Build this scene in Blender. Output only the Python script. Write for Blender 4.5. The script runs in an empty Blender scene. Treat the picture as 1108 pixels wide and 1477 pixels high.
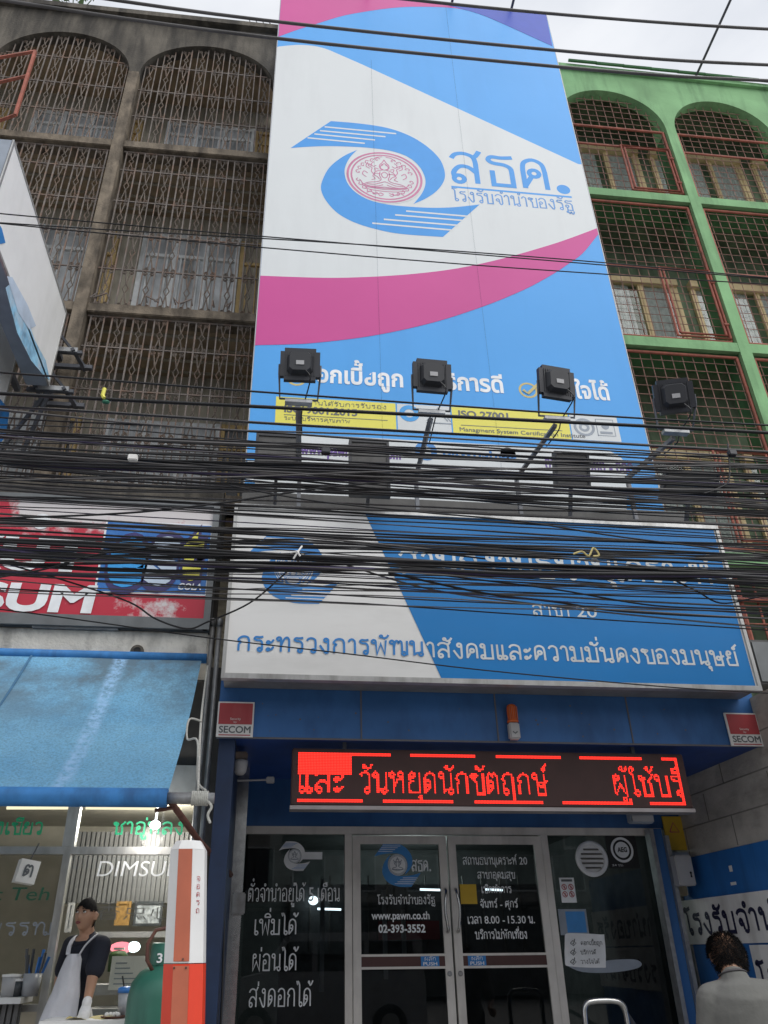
import bpy, bmesh, math, random
import numpy as np
from mathutils import Vector, Matrix, noise
from mathutils.geometry import tessellate_polygon
random.seed(7)
sc = bpy.context.scene
col = sc.collection
R = math.radians

# ------------------------------------------------------------------ camera
F, CX, CY = 1111.7, 516.2, 742.8            # focal length and principal point of the 1108x1477 photograph
PITCH, ROLL, YAW = R(29.66), R(-.6), R(6.41)
CAM = Vector((0, 0, 1.55))
def cam_axes():
    cy, sy, cp, sp = math.cos(YAW), math.sin(YAW), math.cos(PITCH), math.sin(PITCH)
    f = Vector((sy*cp, cy*cp, sp)); rt = Vector((cy, -sy, 0)); up = rt.cross(f)
    return rt*math.cos(ROLL)+up*math.sin(ROLL), -rt*math.sin(ROLL)+up*math.cos(ROLL), f
RT, UP, FW = cam_axes()
cd = bpy.data.cameras.new('camera'); cam = bpy.data.objects.new('camera', cd); col.objects.link(cam)
cam.matrix_world = Matrix(((RT.x, UP.x, -FW.x, CAM.x), (RT.y, UP.y, -FW.y, CAM.y), (RT.z, UP.z, -FW.z, CAM.z), (0, 0, 0, 1)))
cd.sensor_fit = 'HORIZONTAL'; cd.sensor_width = 36; cd.lens = F/1108*36
cd.shift_x = (554-CX)/1108; cd.shift_y = (CY-738.5)/1108
cd.clip_start = .05; cd.clip_end = 3000
sc.camera = cam
def ray(px, py): return RT*((px-CX)/F) - UP*((py-CY)/F) + FW
def P(px, py, Y):                            # the point of the upright plane y = Y seen at a pixel
    d = ray(px, py); return CAM + d*(Y/d.y)
def PX(px, py, X):                           # the same on a plane x = X
    d = ray(px, py); return CAM + d*(X/d.x)

# ------------------------------------------------------------------ sky, sun, exposure
w = bpy.data.worlds.new('World'); sc.world = w; w.use_nodes = True
nt = w.node_tree; N = nt.nodes; L = nt.links
bg = N['Background']
sky = N.new('ShaderNodeTexSky'); sky.sky_type = 'NISHITA'; sky.sun_disc = False
SUN_EL, SUN_AZ = R(52), R(140)               # azimuth: clockwise from +Y
sky.sun_elevation = SUN_EL; sky.sun_rotation = SUN_AZ
sky.air_density = 1.0; sky.dust_density = 3.0
hs = N.new('ShaderNodeHueSaturation'); hs.inputs['Saturation'].default_value = .10; hs.inputs['Value'].default_value = 1.0
tc = N.new('ShaderNodeTexCoord'); mp = N.new('ShaderNodeMapping'); mp.inputs['Scale'].default_value = (1.2, 1.2, 3.0)
nz = N.new('ShaderNodeTexNoise'); nz.inputs['Scale'].default_value = 2.6; nz.inputs['Detail'].default_value = 7
cr = N.new('ShaderNodeValToRGB'); cr.color_ramp.elements[0].position = .36; cr.color_ramp.elements[1].position = .66
cr.color_ramp.elements[0].color = (7.2, 7.6, 8.4, 1); cr.color_ramp.elements[1].color = (10.2, 10.4, 10.8, 1)
mx = N.new('ShaderNodeMixRGB'); mx.inputs[0].default_value = .82
L.new(tc.outputs['Generated'], mp.inputs[0]); L.new(mp.outputs[0], nz.inputs['Vector']); L.new(nz.outputs['Fac'], cr.inputs[0])
L.new(sky.outputs[0], hs.inputs['Color']); L.new(hs.outputs[0], mx.inputs[1]); L.new(cr.outputs[0], mx.inputs[2])
L.new(mx.outputs[0], bg.inputs['Color']); bg.inputs['Strength'].default_value = .085
sl = bpy.data.lights.new('sun', 'SUN'); sl.energy = 1.5; sl.angle = R(50); sl.color = (1, .975, .94)
so = bpy.data.objects.new('sun', sl); col.objects.link(so)
sd = Vector((math.sin(SUN_AZ)*math.cos(SUN_EL), math.cos(SUN_AZ)*math.cos(SUN_EL), math.sin(SUN_EL)))
so.rotation_euler = sd.to_track_quat('Z', 'Y').to_euler(); so.location = (0, -5, 30)
sc.view_settings.view_transform = 'Standard'; sc.view_settings.look = 'None'
sc.view_settings.exposure = .38; sc.view_settings.gamma = 1
sc.cycles.use_denoising = True
sc.cycles.max_bounces = 8; sc.cycles.transparent_max_bounces = 16

# ------------------------------------------------------------------ materials
def lin(r, g, b):
    f = lambda c: (c/255/12.92 if c/255 <= .04045 else ((c/255+.055)/1.055)**2.4)
    return (f(r), f(g), f(b))
def pm(name, c, rough=.6, metal=0, var=.12, scale=6, dirt=None, dirt_amt=.5, dirt_scale=(3, 3, .5), bump=0, bscale=60, spec=.5, lo=.48, hi=.72):
    m = bpy.data.materials.new(name); m.use_nodes = True
    n = m.node_tree.nodes; l = m.node_tree.links; b = n['Principled BSDF']
    b.inputs['Roughness'].default_value = rough; b.inputs['Metallic'].default_value = metal
    b.inputs['Specular IOR Level'].default_value = spec
    t = n.new('ShaderNodeNewGeometry')
    no = n.new('ShaderNodeTexNoise'); no.inputs['Scale'].default_value = scale; no.inputs['Detail'].default_value = 5
    l.new(t.outputs['Position'], no.inputs['Vector'])
    r = n.new('ShaderNodeValToRGB'); r.color_ramp.elements[0].position = .3; r.color_ramp.elements[1].position = .7
    r.color_ramp.elements[0].color = tuple(x*(1-var) for x in c)+(1,); r.color_ramp.elements[1].color = tuple(min(1, x*(1+var)) for x in c)+(1,)
    l.new(no.outputs['Fac'], r.inputs[0]); out = r.outputs[0]
    if dirt:
        mp = n.new('ShaderNodeMapping'); mp.inputs['Scale'].default_value = dirt_scale; l.new(t.outputs['Position'], mp.inputs[0])
        n2 = n.new('ShaderNodeTexNoise'); n2.inputs['Scale'].default_value = 1.6; n2.inputs['Detail'].default_value = 8; n2.inputs['Roughness'].default_value = .62
        l.new(mp.outputs[0], n2.inputs['Vector'])
        r2 = n.new('ShaderNodeValToRGB'); r2.color_ramp.elements[0].position = lo; r2.color_ramp.elements[1].position = hi
        r2.color_ramp.elements[0].color = (0, 0, 0, 1); r2.color_ramp.elements[1].color = (dirt_amt,)*3+(1,)
        l.new(n2.outputs['Fac'], r2.inputs[0])
        mix = n.new('ShaderNodeMixRGB'); l.new(r2.outputs[0], mix.inputs[0]); l.new(out, mix.inputs[1]); mix.inputs[2].default_value = tuple(dirt)+(1,)
        out = mix.outputs[0]
    l.new(out, b.inputs['Base Color'])
    if bump:
        n3 = n.new('ShaderNodeTexNoise'); n3.inputs['Scale'].default_value = bscale; n3.inputs['Detail'].default_value = 4
        l.new(t.outputs['Position'], n3.inputs['Vector'])
        bp = n.new('ShaderNodeBump'); bp.inputs['Strength'].default_value = bump; bp.inputs['Distance'].default_value = .02
        l.new(n3.outputs['Fac'], bp.inputs['Height']); l.new(bp.outputs[0], b.inputs['Normal'])
    return m
def emit(name, c, s):
    m = bpy.data.materials.new(name); m.use_nodes = True; n = m.node_tree.nodes
    e = n.new('ShaderNodeEmission'); e.inputs[0].default_value = tuple(c)+(1,); e.inputs[1].default_value = s
    m.node_tree.links.new(e.outputs[0], n['Material Output'].inputs[0]); return m
def glass(name, tint, refl=.9, rough=.0, ior=1.45):
    m = bpy.data.materials.new(name); m.use_nodes = True; n = m.node_tree.nodes; l = m.node_tree.links
    a = n.new('ShaderNodeBsdfTransparent'); a.inputs[0].default_value = tuple(tint)+(1,)
    g = n.new('ShaderNodeBsdfGlossy'); g.inputs['Roughness'].default_value = rough; g.inputs[0].default_value = (refl,)*3+(1,)
    fr = n.new('ShaderNodeFresnel'); fr.inputs[0].default_value = ior; gm = n.new('ShaderNodeNewGeometry'); f = n.new('ShaderNodeMixRGB'); l.new(gm.outputs['Backfacing'], f.inputs[0]); l.new(fr.outputs[0], f.inputs[1]); f.inputs[2].default_value = (0, 0, 0, 1)
    x = n.new('ShaderNodeMixShader'); l.new(f.outputs[0], x.inputs[0]); l.new(a.outputs[0], x.inputs[1]); l.new(g.outputs[0], x.inputs[2])
    l.new(x.outputs[0], n['Material Output'].inputs[0]); return m

M = dict(
    print_white=pm('print_white', (.70, .73, .74), .5, spec=.2, var=.02, scale=.7, dirt=(.55, .57, .58), dirt_amt=.3, dirt_scale=(1.5, 1.5, .25), bump=.25, bscale=1.7),
    print_blue=pm('print_blue', (.095, .385, .84), .5, spec=.2, var=.03, scale=.6, dirt=(.08, .33, .74), dirt_amt=.35, dirt_scale=(1.5, 1.5, .22), bump=.25, bscale=1.7),
    print_magenta=pm('print_magenta', (.60, .085, .31), .5, spec=.2, var=.04, scale=.6, bump=.25, bscale=1.7),
    print_purple=pm('print_purple', (.045, .09, .5), .5, spec=.2, var=.04, bump=.25, bscale=1.7),
    print_yellow=pm('print_yellow', (.78, .72, .10), .5, var=.03),
    print_grey=pm('print_grey', (.28, .32, .38), .5),
    print_violet=pm('print_violet', (.13, .06, .30), .5),
    print_seam=glass('print_seam', (.93, .935, .94), .2, .5),
    print_dark=pm('print_dark', (.12, .13, .14), .5),
    logo_blue=pm('logo_blue', (.07, .33, .78), .5, spec=.2, var=.03),
    seal_pink=pm('seal_pink', (.52, .15, .30), .5),
    banner_edge=pm('banner_edge', (.35, .36, .38), .5, .3),
    sign_white=pm('sign_white', (.76, .76, .75), .4, var=.03, scale=1, dirt=(.5, .5, .48), dirt_amt=.35, dirt_scale=(.5, .5, 2)),
    blade_white=pm('blade_white', (.88, .88, .87), .4, var=.03, dirt=(.66, .66, .64), dirt_amt=.3),
    sign_blue=pm('sign_blue', (.014, .20, .53), .4, spec=.3, var=.05, scale=1.2, dirt=(.03, .20, .5), dirt_amt=.5, dirt_scale=(.4, .4, 2.5)),
    sign_text_blue=pm('sign_text_blue', (.03, .22, .58), .45),
    sign_text_grey=pm('sign_text_grey', (.62, .66, .68), .45),
    alu=pm('alu', (.50, .50, .49), .38, .6, var=.12, scale=8, dirt=(.2, .19, .17), dirt_amt=.6, dirt_scale=(5, 5, 1)),
    alu_dark=pm('alu_dark', (.26, .25, .23), .45, .4, var=.12, scale=8, dirt=(.14, .13, .11), dirt_amt=.5),
    steel=pm('steel', (.55, .55, .54), .25, 1, var=.15, scale=20),
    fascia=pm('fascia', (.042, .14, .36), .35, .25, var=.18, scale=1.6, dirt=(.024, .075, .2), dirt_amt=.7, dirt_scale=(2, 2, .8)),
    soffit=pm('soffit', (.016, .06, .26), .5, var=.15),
    seam=pm('seam', (.12, .12, .13), .6),
    black=pm('black', (.012, .012, .013), .5, var=.2),
    cable=pm('cable', (.016, .016, .018), .5, var=.35, scale=2, spec=.35),
    cable_grey=pm('cable_grey', (.095, .09, .09), .55, var=.3, scale=2),
    cable_purple=pm('cable_purple', (.035, .024, .075), .5, var=.3, scale=2),
    black_plastic=pm('black_plastic', (.016, .018, .026), .45, var=.2),
    fin=pm('fin', (.022, .024, .030), .5),
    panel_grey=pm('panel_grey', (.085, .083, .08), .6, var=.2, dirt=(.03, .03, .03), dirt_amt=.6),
    galv=pm('galv', (.34, .35, .36), .45, .5, var=.2, scale=14, dirt=(.16, .13, .1), dirt_amt=.5),
    pole_grey=pm('pole_grey', (.17, .18, .20), .5, .3, var=.3, scale=9, dirt=(.2, .12, .07), dirt_amt=.5),
    joint=pm('joint', (.2, .19, .17), .9),
    pole_dark=pm('pole_dark', (.09, .095, .11), .5, .3, var=.3, scale=9),
    old_wall=pm('old_wall', (.135, .12, .098), .95, var=.35, scale=2.2, dirt=(.035, .032, .028), dirt_amt=.9, dirt_scale=(2.2, 2.2, .35), bump=.4, bscale=30, lo=.40, hi=.62),
    old_beam=pm('old_beam', (.19, .155, .115), .9, var=.35, scale=5, dirt=(.06, .048, .036), dirt_amt=.85, dirt_scale=(4, 4, 1.5), bump=.35, bscale=40, lo=.45, hi=.65),
    old_ceiling=pm('old_ceiling', (.36, .28, .19), .9, var=.25, scale=3, dirt=(.09, .075, .055), dirt_amt=.7, dirt_scale=(2, 1, 2)),
    old_inner=pm('old_inner', (.40, .37, .30), .9, var=.25, scale=2, dirt=(.1, .09, .07), dirt_amt=.7),
    wood_tan=pm('wood_tan', (.55, .40, .18), .7, var=.25, scale=6, dirt=(.2, .13, .06), dirt_amt=.6),
    win_grey=pm('win_grey', (.74, .77, .78), .6, var=.15, dirt=(.22, .22, .2), dirt_amt=.6, dirt_scale=(4, 4, 1)),
    win_pane=pm('win_pane', (.50, .53, .55), .25, var=.3, scale=3, dirt=(.09, .1, .1), dirt_amt=.7),
    win_dark=pm('win_dark', (.06, .065, .07), .2, var=.3),
    rust=pm('rust', (.175, .15, .135), .8, .1, var=.3, scale=10, dirt=(.22, .12, .075), dirt_amt=.6, dirt_scale=(4, 4, 3), lo=.5, hi=.62),
    scroll=pm('scroll', (.15, .125, .105), .75, .2, var=.3, scale=12, dirt=(.23, .12, .07), dirt_amt=.6, dirt_scale=(5, 5, 3)),
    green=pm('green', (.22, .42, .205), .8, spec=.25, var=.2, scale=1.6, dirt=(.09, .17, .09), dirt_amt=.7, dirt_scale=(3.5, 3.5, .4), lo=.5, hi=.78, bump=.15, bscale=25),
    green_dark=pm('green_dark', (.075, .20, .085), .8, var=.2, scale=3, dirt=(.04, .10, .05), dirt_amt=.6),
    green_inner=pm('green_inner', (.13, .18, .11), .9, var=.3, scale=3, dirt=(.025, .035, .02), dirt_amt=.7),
    red_rust=pm('red_rust', (.36, .11, .075), .7, .0, var=.25, scale=9, dirt=(.16, .07, .05), dirt_amt=.7, dirt_scale=(5, 5, 3)),
    red_mesh=pm('red_mesh', (.36, .20, .165), .75, .1, var=.3, scale=9, dirt=(.3, .24, .2), dirt_amt=.5),
    tan=pm('tan', (.74, .58, .33), .7, var=.15, scale=5, dirt=(.3, .2, .1), dirt_amt=.5),
    curtain=pm('curtain', (.72, .72, .71), .9, var=.2, scale=14),
    concrete=pm('concrete', (.66, .64, .58), .92, var=.18, scale=4, dirt=(.16, .155, .14), dirt_amt=.75, dirt_scale=(2.5, 2.5, 1.4), bump=.4, bscale=50, lo=.5, hi=.7),
    concrete_dull=pm('concrete_dull', (.46, .43, .39), .92, var=.2, scale=3, dirt=(.12, .11, .1), dirt_amt=.7, dirt_scale=(2, .8, 2), bump=.4, bscale=40),
    wall_blue=pm('wall_blue', (.018, .15, .46), .6, var=.12, scale=3, dirt=(.008, .06, .2), dirt_amt=.6),
    board_white=pm('board_white', (.80, .79, .77), .6, var=.06, dirt=(.4, .38, .34), dirt_amt=.5),
    navy=pm('navy', (.012, .012, .05), .6),
    navy_wall=pm('navy_wall', (.012, .028, .075), .6, var=.2),
    canvas=None,
    canvas_edge=pm('canvas_edge', (.04, .21, .52), .7, var=.2, scale=8, dirt=(.02, .05, .14), dirt_amt=.6),
    canvas_dark=pm('canvas_dark', (.06, .17, .30), .8),
    red_sign=None,
    white_paint=pm('white_paint', (.78, .78, .77), .4, var=.04, dirt=(.6, .58, .54), dirt_amt=.3),
    orange=pm('orange', (.78, .055, .02), .4, var=.05, dirt=(.6, .05, .03), dirt_amt=.4),
    faded_orange=pm('faded_orange', (.52, .145, .08), .6, var=.08, scale=8, dirt=(.42, .13, .08), dirt_amt=.5),
    red=pm('red', (.62, .03, .04), .45, var=.06),
    dull_red=pm('dull_red', (.42, .06, .07), .5, var=.08, dirt=(.5, .2, .2), dirt_amt=.3),
    est_blue=pm('est_blue', (.02, .15, .48), .45, var=.1, scale=8, dirt=(.15, .4, .7), dirt_amt=.5, dirt_scale=(6, 6, 6)),
    est_cyan=pm('est_cyan', (.03, .34, .78), .45),
    est_pale=pm('est_pale', (.55, .65, .78), .45),
    art_blue=pm('art_blue', (.28, .54, .8), .5, var=.4, scale=9, dirt=(.62, .68, .74), dirt_amt=.9, dirt_scale=(3, 3, 3)),
    faint_text=pm('faint_text', (.17, .17, .165), .6),
    est_navy=pm('est_navy', (.035, .03, .14), .5),
    frame_grey=pm('frame_grey', (.16, .17, .175), .5, .3, var=.15),
    interior=pm('interior', (.2, .21, .21), .8, var=.2),
    interior_dark=pm('interior_dark', (.018, .018, .02), .8),
    shop_wall=pm('shop_wall', (.50, .47, .40), .8, var=.08),
    ribbed=pm('ribbed', (.13, .13, .132), .6, var=.1),
    glass_dark=glass('glass_dark', (.5, .52, .53), .85),
    glass_clear=glass('glass_clear', (.86, .88, .87), .8),
    glass_frost=glass('glass_frost', (.8, .81, .79), .6, .1),
    vinyl_white=pm('vinyl_white', (.82, .84, .86), .5),
    vinyl_blue=pm('vinyl_blue', (.05, .26, .62), .5),
    vinyl_green=pm('vinyl_green', (.02, .42, .20), .5),
    vinyl_green_dark=pm('vinyl_green_dark', (.012, .12, .07), .5),
    door_alu=pm('door_alu', (.70, .67, .63), .5, .1, var=.08, dirt=(.3, .28, .26), dirt_amt=.4),
    door_brown=pm('door_brown', (.075, .03, .028), .45, .2, var=.1),
    yellow=pm('yellow', (.62, .40, .03), .6, var=.08),
    beige=pm('beige', (.42, .36, .24), .7, var=.12),
    grey_box=pm('grey_box', (.42, .42, .43), .5, var=.05),
    led_body=pm('led_body', (.05, .022, .02), .5, .2),
    led_rim=pm('led_rim', (.36, .33, .33), .4, .6, var=.1),
    led_red=emit('led_red', (1, .03, .02), 2.2),
    tube_white=emit('tube_white', (.82, .95, 1), 5),
    tube_warm=emit('tube_warm', (1, .88, .62), 1.4),
    lamp_white=emit('lamp_white', (.9, .97, 1), 6),
    pink_light=emit('pink_light', (1, .25, .3), 1.6),
    siren=pm('siren', (.62, .12, .02), .25, var=.1),
    gas_green=pm('gas_green', (.035, .155, .11), .4, .1, var=.12, scale=5, dirt=(.01, .05, .04), dirt_amt=.6),
    rope=pm('rope', (.50, .50, .46), .9, var=.15, scale=60),
    brown_pipe=pm('brown_pipe', (.13, .055, .04), .6, .1, var=.3, scale=12),
    skin_w=pm('skin_w', (.42, .235, .15), .5, var=.06),
    skin_m=pm('skin_m', (.34, .19, .12), .55, var=.08),
    hair=pm('hair', (.008, .007, .007), .8, var=.3, scale=60, spec=.15, bump=.4, bscale=90),
    shirt_black=pm('shirt_black', (.010, .012, .022), .85, var=.2),
    apron=pm('apron', (.62, .62, .66), .85, var=.06, scale=9, bump=.2, bscale=30),
    glove=pm('glove', (.68, .68, .69), .7, var=.05),
    tee_grey=pm('tee_grey', (.145, .145, .135), .9, var=.1, scale=7, bump=.3, bscale=18),
    collar=pm('collar', (.085, .08, .085), .9),
    trousers=pm('trousers', (.03, .03, .04), .9),
    lip=pm('lip', (.22, .05, .05), .5),
    eye_white=pm('eye_white', (.6, .58, .55), .3),
    road=pm('road', (.27, .265, .255), .9, var=.2, scale=3, bump=.4, bscale=90),
    pavement=pm('pavement', (.36, .35, .33), .9, var=.15, scale=4, bump=.3, bscale=40),
    tile=pm('tile', (.32, .31, .30), .5, var=.08),
    leaf=pm('leaf', (.05, .10, .025), .6, var=.3),
    opp_wall=pm('opp_wall', (.36, .35, .33), .9, var=.25, scale=.6),
    car_white=pm('car_white', (.5, .5, .52), .25, var=.03),
    pic_gold=pm('pic_gold', (.30, .17, .05), .5, var=.4, scale=30),
    pic_print=pm('pic_print', (.32, .34, .36), .5, var=.7, scale=22),
    cup_clear=pm('cup_clear', (.35, .36, .38), .25),
    lid_blue=pm('lid_blue', (.03, .17, .5), .4),
    food_yellow=pm('food_yellow', (.6, .5, .2), .6),
)

# ------------------------------------------------------------------ mesh builder
ORG = {}
class MB:
    def __init__(s): s.v = []; s.f = []
    def add(s, vs, fs):
        o = len(s.v); s.v += [Vector(p) for p in vs]; s.f += [tuple(i+o for i in f) for f in fs]; return s
    def quad(s, a, b, c, d): return s.add([a, b, c, d], [(0, 1, 2, 3)])
    def box(s, x0, x1, y0, y1, z0, z1, bev=0):
        if bev:
            bm = bmesh.new(); bmesh.ops.create_cube(bm, size=1)
            for v in bm.verts: v.co = Vector(((x0+x1)/2+v.co.x*(x1-x0), (y0+y1)/2+v.co.y*(y1-y0), (z0+z1)/2+v.co.z*(z1-z0)))
            bmesh.ops.bevel(bm, geom=bm.edges[:], offset=bev, segments=2, affect='EDGES')
            bm.verts.index_update(); s.add([v.co.copy() for v in bm.verts], [[v.index for v in f.verts] for f in bm.faces]); bm.free(); return s
        return s.add([(x0, y0, z0), (x1, y0, z0), (x1, y1, z0), (x0, y1, z0), (x0, y0, z1), (x1, y0, z1), (x1, y1, z1), (x0, y1, z1)],
                     [(3, 2, 1, 0), (4, 5, 6, 7), (0, 1, 5, 4), (1, 2, 6, 5), (2, 3, 7, 6), (3, 0, 4, 7)])
    def obox(s, c, ax, ay, az, hx, hy, hz):   # oriented box
        c = Vector(c); vs = []
        for k in (-1, 1):
            for (i, j) in ((-1, -1), (1, -1), (1, 1), (-1, 1)): vs.append(c+ax*(i*hx)+ay*(j*hy)+az*(k*hz))
        return s.add(vs, [(3, 2, 1, 0), (4, 5, 6, 7), (0, 1, 5, 4), (1, 2, 6, 5), (2, 3, 7, 6), (3, 0, 4, 7)])
    def bar(s, a, b, wx, wz=None):            # square bar between two points
        a = Vector(a); b = Vector(b); wz = wz or wx; d = (b-a); ln = d.length; d.normalize()
        u = d.cross(Vector((0, 1, 0)));
        if u.length < .01: u = d.cross(Vector((0, 0, 1)))
        u.normalize(); v = d.cross(u)
        return s.obox((a+b)/2, u, v, d, wx/2, wz/2, ln/2)
    def tube(s, path, r, n=8, ell=None, up=None):
        path = [Vector(p) for p in path]; k = len(path)
        if not hasattr(r, '__len__'): r = [r]*k
        rings = []; pu = None
        for i, p in enumerate(path):
            d = (path[min(i+1, k-1)]-path[max(i-1, 0)]).normalized()
            ref = Vector(up) if up else (pu if pu else (Vector((0, 0, 1)) if abs(d.z) < .9 else Vector((1, 0, 0))))
            u = d.cross(ref)
            if u.length < 1e-4: u = d.cross(Vector((0, 1, 0)))
            u.normalize(); v = u.cross(d).normalized(); pu = v
            e = ell[i] if ell else 1
            rings.append([p+u*math.cos(2*math.pi*j/n)*r[i]+v*math.sin(2*math.pi*j/n)*r[i]*e for j in range(n)])
        o = len(s.v)
        for q in rings: s.v += q
        for i in range(k-1):
            for j in range(n):
                s.f.append((o+i*n+j, o+i*n+(j+1) % n, o+(i+1)*n+(j+1) % n, o+(i+1)*n+j))
        s.f.append(tuple(o+j for j in reversed(range(n)))); s.f.append(tuple(o+(k-1)*n+j for j in range(n)))
        return s
    def lathe(s, c, prof, n=24, axis=(0, 0, 1), xd=(1, 0, 0)):
        c = Vector(c); a = Vector(axis).normalized(); x = Vector(xd); x = (x-a*x.dot(a)).normalized(); y = a.cross(x); o = len(s.v)
        for r, h in prof:
            for j in range(n):
                t = 2*math.pi*j/n; s.v.append(c+a*h+x*(r*math.cos(t))+y*(r*math.sin(t)))
        for i in range(len(prof)-1):
            for j in range(n): s.f.append((o+i*n+j, o+i*n+(j+1) % n, o+(i+1)*n+(j+1) % n, o+(i+1)*n+j))
        if prof[0][0] > 1e-5: s.f.append(tuple(o+j for j in reversed(range(n))))
        if prof[-1][0] > 1e-5: s.f.append(tuple(o+(len(prof)-1)*n+j for j in range(n)))
        return s
    def ball(s, c, r, n=12, sc3=(1, 1, 1)):
        o = len(s.v); c = Vector(c); m = n//2
        for i in range(m+1):
            for j in range(n):
                t = math.pi*i/m; p = 2*math.pi*j/n
                s.v.append(c+Vector((r*math.sin(t)*math.cos(p)*sc3[0], r*math.sin(t)*math.sin(p)*sc3[1], r*math.cos(t)*sc3[2])))
        for i in range(m):
            for j in range(n): s.f.append((o+i*n+j, o+(i+1)*n+j, o+(i+1)*n+(j+1) % n, o+i*n+(j+1) % n))
        return s
    def poly(s, loops):                        # flat filled outline, 3-D points, first loop outer
        loops = [[Vector(p) for p in l] for l in loops]
        def nw(l): return sum((l[i].cross(l[(i+1) % len(l)]) for i in range(len(l))), Vector()).length/2
        want = nw(loops[0])-sum(nw(l) for l in loops[1:]); best = None
        for k in range(7):                     # the tessellator now and then drops part of an outline: start elsewhere and keep the best
            lp = [l[(k*3) % len(l):]+l[:(k*3) % len(l)] for l in loops]; flat = [p for l in lp for p in l]; tri = tessellate_polygon(lp)
            got = sum((flat[t[1]]-flat[t[0]]).cross(flat[t[2]]-flat[t[0]]).length/2 for t in tri); err = abs(got-want)
            if best is None or err < best[0]: best = (err, flat, tri)
            if err < want*.004+1e-9: break
        if best[0] > want*.02 and len(loops) > 1:   # join each hole to the outline by a bridge and fill the single loop
            lp = loops[0]
            for h in loops[1:]:
                i, j = min(((a, c) for a in range(len(lp)) for c in range(len(h))), key=lambda q: (lp[q[0]]-h[q[1]]).length)
                lp = lp[:i+1]+h[j:]+h[:j+1]+lp[i:]
            tri = tessellate_polygon([lp]); got = sum((lp[t[1]]-lp[t[0]]).cross(lp[t[2]]-lp[t[0]]).length/2 for t in tri)
            if abs(got-want) < best[0]: best = (0, lp, tri)
        return s.add(best[1], best[2])
    def prism(s, pts, d):                      # outline pushed back along d
        d = Vector(d); pts = [Vector(p) for p in pts]; n = len(pts)
        s.poly([pts]); s.poly([[p+d for p in pts]])
        return s.add(pts+[p+d for p in pts], [(i, (i+1) % n, n+(i+1) % n, n+i) for i in range(n)])
    def build(s, name, mat, parent=None, loc=None, smooth=False, doubles=False):
        org = ORG[parent.name] if parent else (Vector(loc) if loc is not None else Vector((0, 0, 0)))
        me = bpy.data.meshes.new(name); me.from_pydata([p-org for p in s.v], [], s.f)
        if doubles:
            bm = bmesh.new(); bm.from_mesh(me); bmesh.ops.remove_doubles(bm, verts=bm.verts, dist=1e-5); bm.to_mesh(me); bm.free()
        if smooth:
            for p in me.polygons: p.use_smooth = True
        me.materials.append(M[mat] if isinstance(mat, str) else mat); me.update()
        o = bpy.data.objects.new(name, me); col.objects.link(o)
        if parent: o.parent = parent
        else: o.location = org
        ORG[o.name] = org
        return o
def tag(o, label=None, cat=None, group=None, kind=None):
    if label: o['label'] = label
    if cat: o['category'] = cat
    if group: o['group'] = group
    if kind: o['kind'] = kind
    return o
def thing(name, label, cat, loc=(0, 0, 0), group=None):
    o = bpy.data.objects.new(name, None); o.empty_display_size = .2; col.objects.link(o); o.location = loc
    ORG[o.name] = Vector(loc); return tag(o, label, cat, group)
def copy_thing(o, delta, label=None, group=None):
    c = o.copy(); col.objects.link(c); c.location = o.location+Vector(delta); ORG[c.name] = c.location.copy()
    if label: c['label'] = label
    if group: c['group'] = group
    for ch in list(o.children):
        k = ch.copy(); col.objects.link(k); k.parent = c; ORG[k.name] = c.location.copy()
        for g in list(ch.children):
            h = g.copy(); col.objects.link(h); h.parent = k
    return c

# ------------------------------------------------------------------ lettering: glyph outlines filled contour by contour
UPV = 'ัิีึื'; TONE = '่้๊๋์'
def text_outline(s):
    c = bpy.data.curves.new('t', 'FONT'); c.body = s; c.size = 1; c.resolution_u = 4
    o = bpy.data.objects.new('t', c); col.objects.link(o)
    dg = bpy.context.evaluated_depsgraph_get(); dg.update()
    cu = o.evaluated_get(dg).to_curve(dg)
    out = []
    for sp in cu.splines:
        pts = []; b = sp.bezier_points; n = len(b)
        for i in range(n):
            p, q = b[i], b[(i+1) % n]
            st = (p.handle_right-p.co).length < 1e-5 and (q.handle_left-q.co).length < 1e-5
            a0, a1, a2, a3 = (x.to_2d() for x in (p.co, p.handle_right, q.handle_left, q.co))
            cr1 = (a1-a0); cr2 = (a3-a0)
            if abs(cr1.x*cr2.y-cr1.y*cr2.x) < 1e-6 and abs((a3-a2).x*cr2.y-(a3-a2).y*cr2.x) < 1e-6: st = True
            for k in range(1 if st else 4):
                t = k/4; u = 1-t
                pts.append(a0*u**3+a1*3*u*u*t+a2*3*u*t*t+a3*t**3)
        cl = []
        for p in pts:
            if not cl or (p-cl[-1]).length > 1e-4: cl.append(p)
        if len(cl) > 2 and (cl[0]-cl[-1]).length < 1e-4: cl.pop()
        ch = sp.character_index
        if len(cl) > 2:
            dy = 0
            if 0 < ch < len(s) and s[ch] in TONE and s[ch-1] in UPV: dy = .215
            if s[ch] in 'ุู' and ch > 0 and s[ch-1] in 'ฤฐญ': dy = -.2
            out.append((ch, [p+Vector((0, dy)) for p in cl]))
    o.to_curve_clear() if hasattr(o, 'to_curve_clear') else None
    bpy.data.objects.remove(o); bpy.data.curves.remove(c)
    return out
def area(p): return sum(p[i].x*p[(i+1) % len(p)].y-p[(i+1) % len(p)].x*p[i].y for i in range(len(p)))/2
def inside(q, p):
    r = False
    for i in range(len(p)):
        a, b = p[i], p[(i+1) % len(p)]
        if (a.y > q.y) != (b.y > q.y) and q.x < (b.x-a.x)*(q.y-a.y)/(b.y-a.y)+a.x: r = not r
    return r
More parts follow.
